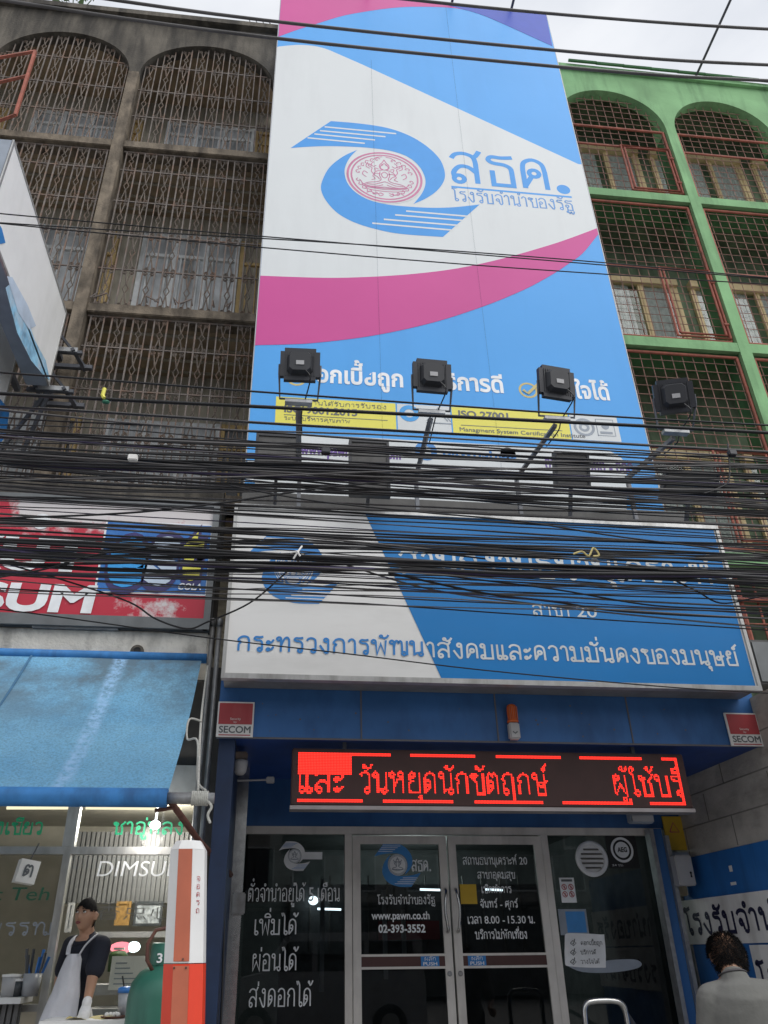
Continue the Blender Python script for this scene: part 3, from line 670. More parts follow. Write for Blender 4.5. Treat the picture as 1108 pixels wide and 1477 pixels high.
c_ = P(573, 1248, YD); emblem(c_.x, c_.z, .092, YL, dl, 'vinyl_blue', 'vinyl_white', 'print_grey', False, 'vinyl_white')
text_px('สธค.', (594, 1256), (622, 1257), YL, 15, .05).build('lettering', 'vinyl_white', dl)
vinyl('โรงรับจำนำของรัฐ', (545, 1304), (628, 1304), 10, dl, YL)
vinyl('www.pawn.co.th', (536, 1326), (620, 1326), 11, dl, YL, bold=.02)
vinyl('02-393-3552', (546, 1345), (614, 1345), 11, dl, YL, bold=.03)
for s, a, b_, h in (('สถานธนานุเคราะห์ 20', (668, 1247), (761, 1247), 10), ('สาขาอุดมสุข', (689, 1267), (743, 1267), 9), ('เปิดทำการ', (695, 1288), (738, 1288), 9),
                    ('จันทร์ - ศุกร์', (693, 1309), (747, 1309), 9), ('เวลา 8.00 - 15.30 น.', (675, 1332), (772, 1332), 10), ('บริการไม่พักเที่ยง', (686, 1354), (761, 1354), 10)):
    vinyl(s, a, b_, h, dr_, YL, bold=.02)
c_ = P(675, 1290, YD); tag(MB().box(c_.x-.08, c_.x+.08, YL-.005, YL-.002, c_.z-.085, c_.z+.085).build('paper_notice', 'yellow', loc=(c_.x, YL, c_.z)), 'small yellow paper notice stuck on the right door leaf', 'notice')
# things stuck on the right-hand pane
def stuck(name, label, cat, px, mat):
    c = P(*px, YD); o = thing(name, label, cat, (c.x, YG, c.z)); return o, c
o, c = stuck('air_vent', 'round white louvred air vent set in the right shop window', 'vent', (853, 1239), None)
b = MB(); b.lathe((c.x, YG, c.z), [(.165, 0), (.165, .02), (.15, .03), (.125, .03), (.12, .012), (0, .012)], 36, (0, -1, 0), (1, 0, 0)); b.build('frame', 'vinyl_white', o)
b = MB()
for k in range(-2, 3): hw = math.sqrt(.115**2-(k*.042)**2); b.obox((c.x, YG-.022, c.z+k*.042), XU, Vector((0, .8, .6)), Vector((0, -.6, .8)), hw, .012, .003)
b.build('louvre', 'alu_dark', o)
o, c = stuck('security_sticker', 'black square sticker with a round white AEG badge, top right corner of the shop window', 'sticker', (897, 1226), None)
MB().box(c.x-.16, c.x+.16, YG-.003, YG-.001, c.z-.17, c.z+.17).build('sheet', 'black', o)
b = MB(); ring((c.x, YG-.006, c.z), .095, .118, mb=b); disc((c.x, YG-.006, c.z), .075, mb=b); b.build('badge', 'vinyl_white', o)
text('AEG', (c.x-.05, YG-.009, c.z-.02), XU, ZV, .042, .10, .03).build('lettering', 'black', o)
text('ระบบป้องกันภัย', (c.x-.13, YG-.006, c.z+.135), XU, ZV, .016, .26).build('lettering', 'vinyl_white', o); text('24 ชม.', (c.x-.13, YG-.006, c.z-.15), XU, ZV, .016, .12).build('lettering', 'vinyl_white', o)
o, c = stuck('prohibition_notice', 'small white notice with four round prohibition symbols on the shop window', 'notice', (819, 1284), None)
MB().box(c.x-.075, c.x+.075, YG-.003, YG-.001, c.z-.11, c.z+.11).build('sheet', 'vinyl_white', o)
b = MB()
for i in (-1, 1):
    for j in (-1, 1):
        q = Vector((c.x+i*.034, YG-.005, c.z+j*.032-.005)); ring(q, .020, .027, 20, mb=b); stroke([q+Vector((-.018, -.0006, .018)), q+Vector((.018, -.0006, -.018))], .006, NY, b); stroke([q+Vector((0, -.0012, -.014)), q+Vector((0, -.0012, .012))], .012, NY, b)
b.build('symbol', 'dull_red', o)
MB().box(c.x-.055, c.x+.055, YG-.006, YG-.004, c.z+.075, c.z+.095).build('heading', 'print_dark', o)
o, c = stuck('checklist_board', 'white cut out board of three ticked Thai slogans on the right shop window', 'sticker', (853, 1370), None)
ol = [(815, 1349), (822, 1346), (866, 1348), (872, 1352), (874, 1391), (868, 1396), (822, 1394), (815, 1386)]
poly_px(smooth_pts(ol+[ol[0]], 3)[:-1], YG-.004).build('board', 'vinyl_white', o)
sh = [(816, 1392), (840, 1402), (880, 1403), (915, 1398), (926, 1391), (915, 1384), (880, 1385), (850, 1390)]
poly_px(smooth_pts(sh+[sh[0]], 4)[:-1], YG-.002).build('stand', 'print_grey', o)
b = MB(); b2 = MB()
for i, s in enumerate(('ดอกเบี้ยถูก', 'บริการดี', 'วางใจได้')):
    y = 1363+i*13.5; text_px(s, (838, y), (838+(31, 22, 27)[i], y), YG-.007, 5, .02).build('lettering', 'print_dark', o)
    q = P(827, y-2.5, YG-.007); h = .022; stroke([q+Vector((-h*1.3, 0, 0)), q+Vector((0, 0, -h)), q+Vector((h*1.3, 0, 0)), q+Vector((0, 0, h)), q+Vector((-h*1.3, 0, 0))], .007, NY, b2); stroke([q+Vector((-.01, -.001, 0)), q+Vector((0, -.001, -.01)), q+Vector((.02, -.001, .035))], .009, NY, b2)
b2.build('tick_box', 'print_dark', o)
o, c = stuck('notice_frame', 'pale grey leaflet holder with a blue leaflet on the right shop window', 'leaflet holder', (830, 1330), None)
MB().box(c.x-.16, c.x+.12, YG-.003, YG-.001, c.z-.11, c.z+.11).build('holder', 'print_grey', o); MB().box(c.x-.09, c.x+.10, YG-.006, YG-.004, c.z-.09, c.z+.09).build('leaflet', 'vinyl_blue', o)

# ------------------------------------------------------------------ tall banner
YB = 6.6
BX0, BX1, BZ0, BZ1 = -.39, 3.965, 5.15, 15.08
ban = thing('banner', 'tall white, blue and magenta banner board covering the upper floors, with a large swirl emblem', 'billboard', (1.8, YB, BZ0))
MB().box(BX0, BX1, YB, YB+.12, BZ0, BZ1).build('board', 'print_blue', ban)
b = MB()
for k in range(5): z = BZ0+.4+k*2.3; b.box(BX0+.3, BX0+.38, YB+.12, 7.42, z, z+.08); b.box(BX1-.38, BX1-.3, YB+.12, 7.42, z, z+.08)
b.build('bracket', 'pole_dark', ban)
b = MB(); b.box(BX0-.012, BX0-.001, YB-.0015, YB+.13, BZ0, BZ1); b.box(BX1+.001, BX1+.012, YB-.0015, YB+.13, BZ0, BZ1); b.build('edge', 'banner_edge', ban)
def bz(pts): return [(380+x/2.308, y/2.308) for x, y in pts]
def bpoly(pts, k, closed_world=()):          # outline on the banner, clipped to its board
    o = []
    for p in pts:
        q = P(p[0], p[1], YB) if not isinstance(p, Vector) else p
        o.append(Vector((min(BX1, max(BX0, q.x)), YB-.0012*k, min(BZ1, max(BZ0, q.z)))))
    return o
V3 = lambda x, z: Vector((x, YB, z))
blue_top = smooth_pts(bz([(50, 122), (110, 100), (180, 78), (240, 59), (300, 45), (420, 27), (520, 22), (640, 27), (720, 47), (800, 80), (950, 148), (962, 153)]), 4)
MB().poly([bpoly([tuple(p) for p in blue_top]+[V3(BX1, BZ1), V3(BX0, BZ1)], 1)]).build('magenta_cap', 'print_magenta', ban)
pur = [p for p in blue_top if p[0] > 380+665/2.308]
MB().poly([bpoly([tuple(p) for p in pur]+[V3(BX1, BZ1), P(380+560/2.308, 4/2.308, YB)], 2)]).build('purple_corner', 'print_purple', ban)
wt = smooth_pts(bz([(40, 156), (100, 150), (140, 150), (180, 155), (215, 165), (250, 180), (330, 215)]), 4)+[Vector(p) for p in bz([(1048, 546)])]
wb = smooth_pts(bz([(1110, 760), (1030, 790), (950, 817), (800, 860), (650, 893), (500, 912), (350, 922), (200, 925), (-10, 918)]), 4)
MB().poly([bpoly([tuple(p) for p in wt]+[V3(BX1, P(1048/2.308+380, 546/2.308, YB).z)]+[tuple(p) for p in wb], 1)]).build('white_field', 'print_white', ban)
mb_ = smooth_pts([(864, 337), (859, 343), (840, 366), (818, 382), (800, 394), (770, 411), (740, 425), (700, 441), (640, 461), (580, 476), (520, 487), (450, 495), (410, 497), (365, 498)], 4)
MB().poly([bpoly([tuple(p) for p in wb[::-1]]+[tuple(p) for p in mb_], 2)]).build('magenta_band', 'print_magenta', ban)
emblem(LC.x, LC.z, LRX, YB-.0012, ban, 'logo_blue', 'print_white', 'seal_pink', True)
b = MB()
for px_, top_, bot_ in ((545, 13.2, 5.6), (690, 14.9, 5.6)):
    x = P(px_, 400, YB).x; b.box(x-.004, x+.004, YB-.0075, YB-.007, bot_, top_)
b.build('seam', 'print_seam', ban)
T = lambda *a, **k: text_px(*a, **k)
b = T('สธค', (651, 264), (796, 272), YB-.0015, 42, .012)
d_ = P(813, 273, YB-.003); disc((d_.x, YB-.0015, d_.z), .095, mb=b)
b.build('lettering', 'logo_blue', ban)
A = P(651, 268.5, YB); B = P(825, 285, YB); zz = (A.z+B.z)/2
b = MB(); stroke([(A.x, YB-.0015, zz), (B.x, YB-.0015, zz)], .035, NY, b); b.build('underline', 'logo_blue', ban)
T('โรงรับจำนำของรัฐ', (654, 289), (829, 304), YB-.0015, 14, .006).build('lettering', 'sign_text_blue', ban)
T('ดอกเบี้ยถูก', (436, 548), (582, 559), YB-.003, 18, .03, None, 0, True).build('slogan', 'vinyl_white', ban)
T('บริการดี', (625, 560), (727, 566), YB-.003, 18, .03, None, 0, True).build('slogan', 'vinyl_white', ban); T('วางใจได้', (790, 571), (881, 577), YB-.003, 18, .03, None, 0, True).build('slogan', 'vinyl_white', ban)
c = P(762, 563, YB); b = ring((c.x, YB-.0015, c.z), .085, .11, 32); stroke([c+Vector((-.06, -.008, .0)), c+Vector((-.01, -.008, -.05)), c+Vector((.14, -.008, .11))], .035, NY, b); b.build('tick_mark', 'food_yellow', ban)
c = P(428, 545, YB); b = ring((c.x, YB-.0015, c.z), .085, .11, 32); b.build('tick_mark', 'food_yellow', ban)
def brect(x0, z0, x1, z1, k): return MB().quad((x0, YB-.0012*k, z0), (x1, YB-.0012*k, z0), (x1, YB-.0012*k, z1), (x0, YB-.0012*k, z1))
zt = (P(397, 570, YB).z+P(893, 603, YB).z)/2; zq = zt-.345
xs = [P(397, 580, YB).x, P(572, 595, YB).x, P(651, 600, YB).x, P(822, 612, YB).x, P(893, 616, YB).x]
for i, mt in enumerate(('print_yellow', 'print_white', 'print_yellow', 'print_white')): brect(xs[i]+.008, zq, xs[i+1]-.008, zt, 1).build('certificate_panel', mt, ban)
for s_, x_, z_, h_, w_, bo in (('ISO 9001:2015', xs[0]+.1, zt-.20, .085, .78, .03), ('ISO 27001', xs[2]+.08, zt-.13, .085, .56, .03), ('สำนักงานได้รับการรับรอง', xs[0]+.1, zt-.085, .045, 1.1, 0), ('ระบบบริหารคุณภาพ', xs[0]+.1, zt-.30, .04, .7, 0), ('Managment System Certification Institute', xs[2]+.08, zt-.32, .05, 1.4, .01)):
    text(s_, (x_, YB-.003, z_), XU, ZV, h_, w_, bo).build('lettering', 'print_dark', ban)
for xa_, xb_, z_ in ((xs[0]+.1, xs[1]-.1, zt-.235), (xs[2]+.1, xs[3]-.1, zt-.24)): stroke([(xa_, YB-.003, z_), (xb_, YB-.003, z_)], .008, NY).build('rule_line', 'print_dark', ban)
xm = (xs[1]+xs[2])/2; zm = (zt+zq)/2
q = ring((xm-.16, YB-.003, zm+.05), .055, .11, 28); text('MASCI', (xm-.205, YB-.0045, zm+.03), XU, ZV, .03, .09, .02, q); q.build('badge', 'est_cyan', ban)
q = ring((xs[3]+.16, YB-.003, zm), .09, .12, 28); ring((xs[3]+.16, YB-.003, zm), .03, .06, 28, mb=q); q.build('badge', 'print_grey', ban)
q = MB(); c = Vector((xm+.16, YB-.003, zm+.03))
for k in (0, 1): stroke([c+Vector((-.13+.03*k, -.0005*k, -.06)), c+Vector((0, -.0005*k, .12-.05*k)), c+Vector((.13-.03*k, -.0005*k, -.06))], .012, NY, q)
stroke([c+Vector((-.14, -.0015, -.09)), c+Vector((.14, -.0015, -.09))], .012, NY, q); q.build('badge', 'print_grey', ban)
q = MB(); c = Vector((xs[4]-.16, YB-.003, zm)); stroke([c+Vector((-.1, 0, -.1)), c+Vector((.1, 0, -.1)), c+Vector((.1, 0, .12)), c+Vector((-.1, 0, .12)), c+Vector((-.1, 0, -.11))], .01, NY, q)
disc(c+Vector((0, 0, .03)), .045, 20, mb=q); stroke([c+Vector((-.07, -.0005, -.06)), c+Vector((.07, -.0005, -.06))], .03, NY, q); q.build('badge', 'print_grey', ban)
z1 = (P(430, 626, YB).z+P(870, 650, YB).z)/2; x0, x1 = P(368, 650, YB).x+.02, P(905, 680, YB).x
pts = [(x0, z1-.75), (x1-.1, z1-.75)]+[(x1-.2+.2*math.sin(t), z1-.2+.2*math.cos(t)) for t in np.linspace(math.pi/2, 0, 10)]+[(x0, z1)]
MB().poly([[(x, YB-.0015, z) for x, z in pts]]).build('contact_strip', 'print_white', ban)
text('www.pawnshippo.com', (.15, YB-.003, z1-.25), XU, ZV, .13, 1.05, .04).build('lettering', 'print_violet', ban); text('02 281 7500 - 000', (2.75, YB-.003, z1-.28), XU, ZV, .14, .98, .02).build('lettering', 'print_violet', ban)
ring((1.47, YB-.003, z1-.13), .06, .12, 24).build('web_mark', 'sign_text_blue', ban); text('pawnshop', (1.65, YB-.003, z1-.17), XU, ZV, .08, .8, .02).build('lettering', 'sign_text_blue', ban)
c = P(733, 655, YB); disc((c.x, YB-.0015, c.z), .085, 24).build('phone_mark', 'print_magenta', ban)
b = MB()
for z in np.arange(5.25, 6.0, .07): b.box(BX0+.01, BX0+.13, YB-.004, YB-.002, z, z+.03)
b.build('edge_stripe', 'vinyl_white', ban)

# ------------------------------------------------------------------ lamp arms over the roofs
for i, (px, py, yy, ln, lab) in enumerate(((648, 4, 6.75, 2.4, 'thin dark lamp arm jutting out over the middle of the banner top'), (733, 18, 6.75, 2.4, 'thin dark lamp arm jutting out over the right end of the banner top'),
                                          (530, 0, 6.75, 2.4, 'thin dark lamp arm jutting out over the left half of the banner top'), (1003, 112, 7.35, 2.3, 'long grey pipe jutting out from the green roof edge'))):
    q = P(px, py, yy); z = 15.1 if i < 3 else q.z
    b = MB(); b.tube([(q.x, yy+.3, z-.03), (q.x, yy, z), (q.x+.02, yy-ln, z+.22)], .022, 8)
    tag(b.build('roof_pipe', 'pole_dark', loc=(q.x, yy, z), smooth=True), lab, 'lamp arm', 'lamp arms above the roofs' if i < 3 else None)

# ------------------------------------------------------------------ big sign box above the entrance
YS = 6.05
SX0, SX1, SZ0, SZ1 = -.43, 4.13, 3.475, 5.06
sg = thing('sign_box', 'wide white and blue sign box over the shop entrance with a blue swirl emblem', 'sign', (1.85, YS, SZ0))
MB().box(SX0+.012, SX1-.012, YS+.004, 6.37, SZ0+.012, SZ1-.012).build('cabinet', 'alu_dark', sg)
MB().quad((SX0+.03, YS, SZ0+.03), (SX1-.03, YS, SZ0+.03), (SX1-.03, YS, SZ1-.03), (SX0+.03, YS, SZ1-.03)).build('face', 'sign_white', sg)
b = MB()
b.box(SX0, SX1, YS-.02, YS+.05, SZ0-.012, SZ0+.03); b.box(SX0, SX1, YS-.02, YS+.05, SZ1-.03, SZ1+.01)
b.box(SX0, SX0+.03, YS-.018, YS+.05, SZ0+.03, SZ1-.03); b.box(SX1-.03, SX1, YS-.018, YS+.05, SZ0+.03, SZ1-.03)
b.build('rim', 'alu', sg)
a1, a2 = P(527, 735, YS).x, P(637, 980, YS).x
MB().quad((a2, YS-.003, SZ0+.03), (SX1-.045, YS-.003, SZ0+.03), (SX1-.045, YS-.003, SZ1-.03), (a1, YS-.003, SZ1-.03)).build('blue_field', 'sign_blue', sg)
c1, c2 = P(420, 820, YS), P(372, 820, YS)
emblem(c1.x+.02, c1.z, .155, YS-.001, sg, 'sign_text_blue', 'sign_white', 'sign_text_blue', True, 'sign_white', 1.05)
text_px('กระทรวงการพัฒน', (341, 936), (612, 948), YS-.0045, 21, .012).build('lettering', 'sign_text_blue', sg)
text_px('าสังคมและความมั่นคงของมนุษย์', (616, 950), (1066, 958), YS-.0045, 21, .012).build('lettering', 'sign_text_grey', sg)
text_px('สำนักงานธนานุเคราะห์', (575, 826), (1030, 842), YS-.0045, 30, .012).build('lettering', 'sign_text_grey', sg); text_px('สาขา 20', (769, 888), (862, 890), YS-.0045, 15, .014).build('lettering', 'sign_text_grey', sg)
b = MB()
for k in range(5): x = .1+k*.95; b.box(x, x+.05, 6.37, 7.42, SZ1-.16, SZ1-.11)
b.build('bracket', 'pole_dark', sg)

# flood lamps on poles above the sign box, aimed back at the banner
def flood(px, py, tilt, yaw, base, label):
    c = P(px, py, 5.12); lx = P(base[0], base[1], 6.2)
    t = thing('flood_light', label, 'flood light', (lx.x, 6.2, SZ1), 'flood lights on poles aimed at the banner')
    b = MB(); top = Vector((c.x, 5.28, c.z-.34))
    b.bar((lx.x, 6.2, SZ1), (lx.x, 6.2, lx.z+.02), .036); b.bar((lx.x, 6.2, lx.z), top, .036); b.build('pole', 'pole_grey', t)
    b = MB(); b.box(c.x-.115, c.x+.115, 5.2, 5.26, c.z-.33, c.z-.30); b.build('crossbar', 'galv', t)
    rot = Matrix.Rotation(yaw, 3, 'Z') @ Matrix.Rotation(tilt, 3, 'X')
    ux, uy, uz = (rot @ Vector(v) for v in ((1, 0, 0), (0, 1, 0), (0, 0, 1)))
    W = .170
    def fr(x, y, z): return c+ux*x+uy*y+uz*z
    q = MB(); bm = bmesh.new(); bmesh.ops.create_cube(bm, size=1)
    for v in bm.verts: v.co = Vector((v.co.x*2*W, v.co.y*.045, v.co.z*2*W*.93))
    bmesh.ops.bevel(bm, geom=[e for e in bm.edges if abs((e.verts[0].co-e.verts[1].co).y) > .01], offset=.035, segments=4, affect='EDGES')
    bm.verts.index_update(); q.add([fr(*v.co) for v in bm.verts], [[v.index for v in f.verts] for f in bm.faces]); bm.free(); h = q.build('lamp_head', 'black_plastic', t)
    q = MB()
    for k in range(13):
        x = -W*.72+k*W*.12; q.obox(fr(x, -.025, .0), ux, uy, uz, .003, .004, W*.70)
    q.build('cooling_fin', 'fin', h)
    q = MB(); s_ = .088; cc = .026
    o1 = [(-s_, -s_+cc), (-s_+cc, -s_), (s_-cc, -s_), (s_, -s_+cc), (s_, s_-cc), (s_-cc, s_), (-s_+cc, s_), (-s_, s_-cc)]
    n = 8; vs = [fr(x*1.25, -.024, z*1.25) for x, z in o1]+[fr(x, -.075, z) for x, z in o1]
    q.add(vs, [tuple(range(8, 16))]+[(i, (i+1) % 8, 8+(i+1) % 8, 8+i) for i in range(8)]); q.build('driver_box', 'fin', h)
    q = MB(); q.obox(fr(0, -.078, -.02), ux, uy, uz, .034, .003, .02); q.build('rating_label', 'grey_box', h)
    q = MB()
    q.tube([fr(-W*1.03, 0, 0), fr(-W*1.03, 0, -W*.5), Vector((c.x-.16, 5.22, c.z-.29)), Vector((c.x+.16, 5.22, c.z-.29)), fr(W*1.03, 0, -W*.5), fr(W*1.03, 0, 0)], .011, 6); q.build('yoke', 'pole_dark', t)
    q = MB(); q.tube(smooth_pts([fr(.05, -.10, -.11), fr(.09, -.12, -.2), Vector((c.x+.05, 5.24, c.z-.3)), Vector((c.x+.03, 5.3, c.z-.38)), Vector((c.x*.7+lx.x*.3+.03, 5.55, c.z*.7+lx.z*.3-.28))], 4), .006, 5); q.build('lamp_cable', 'cable', t)
flood(433, 527, R(8), R(-2), (432, 690), 'black flood light on an upright pole, first from the left above the sign box')
flood(623, 543, R(9), R(2), (600, 690), 'black flood light on a leaning pole in front of the middle of the banner')
flood(802, 553, R(9), R(8), (745, 690), 'black flood light on a slanting pole near the right edge of the banner')
flood(972, 572, R(18), R(-16), (905, 690), 'black flood light in front of the green building, at the far right')
# slim flat lamp panels lying lower, behind the cables
for i, (x0, y0, x1, y1, ti) in enumerate(((370, 628, 430, 692, 0), (503, 637, 563, 718, 0), (795, 655, 853, 702, .25), (952, 690, 1035, 716, .8))):
    A, B = P(x0, y0, 5.9), P(x1, y1, 5.9); cx, cz = (A.x+B.x)/2, (A.z+B.z)/2; hw = (B.x-A.x)/2; hh = max(.16, (A.z-B.z)/2)
    t = thing('flat_flood_light', ('flat grey lamp panel behind the cables at the left foot of the banner', 'tall flat grey lamp panel behind the cables left of the banner middle', 'flat grey lamp panel behind the cables at the right of the banner foot', 'tilted flat grey lamp panel behind the cables in front of the green building')[i], 'lamp', (cx, 5.95, SZ1), 'flat lamp panels behind the cables')
    u = Vector((0, -math.sin(ti), math.cos(ti))); v = Vector((0, math.cos(ti), math.sin(ti)))
    b = MB(); b.obox((cx, 5.9, cz), XU, v, u, hw, .03, hh); b.build('panel', 'panel_grey', t)
    b = MB()
    for k in (-1, 1): b.obox(Vector((cx, 5.9, cz))+XU*(k*(hw-.012))-v*.035, XU, v, u, .012, .006, hh)
    for k in (-1, 1): b.obox(Vector((cx, 5.9, cz))+u*(k*(hh-.012))-v*.035, XU, v, u, hw-.025, .006, .012)
    b.build('rim', 'fin', t)
    b = MB(); b.bar((cx, 6.12, SZ1), (cx, 5.94, cz-hh*.5), .03); b.build('bracket', 'pole_dark', t)

# ------------------------------------------------------------------ light display
YLD = 6.45
ax0, ax1, az0, az1 = .165, 3.515, 2.575, 3.02
led = thing('light_display', 'long red scrolling light display with Thai text hanging under the blue fascia', 'display', (1.85, YLD, az0))
MB().box(ax0, ax1, YLD, YLD+.12, az0, az1, .008).build('case', 'led_body', led)
MB().box(ax0-.005, ax1+.005, YLD-.012, YLD+.125, az0-.03, az0-.001).build('rim', 'led_rim', led)
b = MB(); b.bar((.6, YLD+.06, az1), (.6, YLD+.06, 3.085), .03); b.bar((3.1, YLD+.06, az1), (3.1, YLD+.06, 3.085), .03); b.build('hanger', 'pole_dark', led)
PIT = .0125
lx0, lx1, lz0, lz1 = ax0+.05, ax1-.06, az0+.025, az1-.025
nc, nr = int((lx1-lx0)/PIT), int((lz1-lz0)/PIT)
grid = np.zeros((nr, nc), bool)
def raster(s, c0, r0, hpx, wpx, bold=.0):
    m = text(s, (0, 0, 0), XU, ZV, hpx, wpx, bold)
    for f in [t_ for f_ in m.f for t_ in ((f_[:3], (f_[0],)+f_[2:]) if len(f_) == 4 else (f_,))]:
        t = [m.v[i] for i in f]; xs = [p.x for p in t]; zs = [p.z for p in t]
        for i in range(int(min(xs)), int(max(xs))+2):
            for j in range(int(math.floor(min(zs)))-1, int(max(zs))+2):
                q = Vector((i+.5, j+.5)); ss = []
                for k in range(3):
                    a_, b_ = t[k], t[(k+1) % 3]; ss.append((b_.x-a_.x)*(q.y-a_.z)-(b_.z-a_.z)*(q.x-a_.x))
                if all(v >= 0 for v in ss) or all(v <= 0 for v in ss):
                    if 0 <= r0+j < nr and 0 <= c0+i < nc: grid[r0+j, c0+i] = True
def colpx(px): return int((P(px, 1120, YLD).x-lx0)/PIT)
raster('และ', colpx(429), 6, 13, colpx(497)-colpx(429), .0)
raster('วันหยุดนักขัตฤกษ์', colpx(519), 6, 13, colpx(788)-colpx(519), .0)
raster('ผู้ใช้บริ', colpx(881), 6, 13, int((colpx(1000)-colpx(881))*.86), .0)
grid[nr-14:nr, 0:colpx(509)] = True
for a_, b_ in ((427, 565), (594, 690), (718, 813), (841, 932), (960, 992)): grid[nr-2:, max(0, colpx(a_)):colpx(b_)] = True
for a_, b_ in ((427, 524), (553, 652), (682, 780), (808, 903), (931, 1000)): grid[:2, max(0, colpx(a_)):colpx(b_)] = True
grid[:, nc-2:] = True
b = MB(); h = PIT*.36
for j in range(nr):
    for i in range(nc):
        if grid[j, i]:
            x, z = lx0+(i+.5)*PIT, lz0+(j+.5)*PIT; b.quad((x-h, YLD-.004, z-h), (x+h, YLD-.004, z-h), (x+h, YLD-.004, z+h), (x-h, YLD-.004, z+h))
tag(b.build('lit_dots', 'led_red', led))

# ------------------------------------------------------------------ small fittings on the fascia
def secom(x0, z0, label):
    t = thing('security_sign', label, 'sign', (x0+.14, 6.37, z0)); W_, H_ = .295, .285
    MB().box(x0, x0+W_, 6.355, 6.37, z0, z0+H_).build('plate', 'white_paint', t)
    MB().quad((x0+.012, 6.352, z0+.1), (x0+W_-.012, 6.352, z0+.1), (x0+W_-.012, 6.352, z0+H_-.012), (x0+.012, 6.352, z0+H_-.012)).build('red_field', 'dull_red', t)
    text('SECOM', (x0+.02, 6.352, z0+.032), XU, ZV, .052, W_-.04, .02).build('lettering', 'print_dark', t)
    text('Security', (x0+W_/2, 6.350, z0+.135), XU, ZV, .018, .085, 0, None, 0, True).build('lettering', 'board_white', t); text('by', (x0+W_/2, 6.350, z0+.112), XU, ZV, .014, .025, 0, None, 0, True).build('lettering', 'board_white', t)
    MB().quad((x0+.02, 6.352, z0+.010), (x0+W_-.02, 6.352, z0+.010), (x0+W_-.02, 6.352, z0+.018), (x0+.02, 6.352, z0+.018)).build('line', 'dull_red', t)
secom(-.455, 3.08, 'red and white SECOM plate at the left end of the blue fascia')
secom(3.93, 3.075, 'red and white SECOM plate at the right end of the blue fascia')
t = thing('alarm_beacon', 'orange alarm beacon on a grey siren box fixed to the blue fascia', 'alarm', (2.01, 6.37, 3.09))
MB().box(1.965, 2.055, 6.30, 6.37, 3.09, 3.23, .012).build('siren_box', 'grey_box', t)
b = MB(); b.lathe((2.01, 6.335, 3.232), [(.048, 0), (.048, .015), (.043, .02), (.043, .12), (.036, .145), (.02, .155), (0, .157)], 20); b.build('beacon', 'siren', t, smooth=True)
b = MB()
for k in range(-2, 3): b.box(2.01+k*.016-.002, 2.01+k*.016+.002, 6.289, 6.294, 3.25, 3.36)
b.build('rib', 'faded_orange', t)
b = MB(); stroke([(1.99, 6.298, 3.15), (2.01, 6.298, 3.135), (2.03, 6.298, 3.15)], .012, NY, b); b.build('grille', 'print_dark', t)
c = P(347, 1103, 6.7); t = thing('security_camera', 'white dome security camera on a rusty bracket left of the display', 'camera', c)
b = MB(); b.lathe(c, [(.0, -.085), (.03, -.082), (.05, -.06), (.055, -.03), (.06, 0), (.06, .03), (.03, .04), (0, .04)], 20); b.build('dome', 'grey_box', t, smooth=True)
b = MB(); b.box(c.x-.055, c.x+.055, c.y-.05, c.y+.06, c.z+.04, c.z+.10, .01); b.bar((c.x, c.y+.05, c.z+.07), (c.x, c.y+.3, c.z+.12), .03); b.build('bracket', 'rust', t)
c = P(390, 1125, 6.9); t = thing('junction_box', 'small white junction box under the soffit left of the display', 'box', c)
MB().box(c.x-.035, c.x+.035, c.y-.02, c.y+.03, c.z-.025, c.z+.025, .006).build('box', 'grey_box', t); b = MB(); b.tube([(c.x-.03, c.y, c.z), (c.x-.28, c.y+.02, c.z-.005)], .008, 6); b.build('conduit', 'grey_box', t)
c = P(927, 1180, 7.2); t = thing('power_box', 'grey power box under the right end of the display', 'box', c)
MB().box(c.x-.11, c.x+.11, c.y, c.y+.1, c.z-.04, c.z+.06, .01).build('box', 'print_grey', t); MB().box(c.x-.1, c.x+.1, c.y-.012, c.y, c.z-.03, c.z+.02).build('cover', 'grey_box', t)

# ------------------------------------------------------------------ handrail by the steps
t = thing('handrail', 'looped stainless steel handrail beside the shop steps', 'handrail', (2.75, 7, .33))
b = MB(); zt = P(870, 1444, 7.0).z; xa = P(843, 1460, 7.0).x; xb = P(903, 1460, 7.0).x
b.tube(smooth_pts([(xa, 7.0, .33), (xa, 7.0, zt-.3), (xa, 7.0, zt-.1), (xa+.02, 7.0, zt-.025), (xa+.09, 7.0, zt), (xb-.09, 7.0, zt), (xb-.02, 7.0, zt-.025), (xb, 7.0, zt-.1), (xb, 7.0, zt-.3), (xb, 7.0, .33)], 5), .022, 10); b.build('front_loop', 'steel', t, smooth=True)
b = MB(); b.tube([(xb-.03, 7.02, zt-.02), (xb+.35, 7.6, zt-.28), (xb+.35, 7.6, .5)], .018, 8); b.build('side_rail', 'pole_dark', t, smooth=True)

# ------------------------------------------------------------------ right side wall
sw = thing('side_wall', 'stained concrete block wall with blue painted lower half, right of the entrance', 'wall', (4.4, 7.4, .15))
XW = 4.22
b = MB(); b.box(XW, XW+.2, 5.4, 9.0, 2.36, 3.5); b.build('block_wall', 'concrete_dull', sw)
b = MB()
for z in (2.62, 2.9, 3.2): b.box(XW-.004, XW, 5.4, 9.0, z, z+.012)
for k, z in enumerate((2.37, 2.63, 2.91, 3.21)):
    for y in (6.0, 7.1, 8.0): b.box(XW-.004, XW, y+.4*(k % 2), y+.4*(k % 2)+.01, z, z+.25)
b.build('mortar_joint', 'joint', sw)
MB().box(XW-.006, XW+.2, 5.4, 9.0, .15, 2.358).build('blue_paint', 'wall_blue', sw)
t = thing('name_board', 'white board painted with dark blue Thai words, upper of two on the blue side wall', 'sign', (XW, 7, 1.6))
MB().box(XW-.03, XW-.008, 5.4, 8.45, 1.6, 1.985).build('board', 'board_white', t)
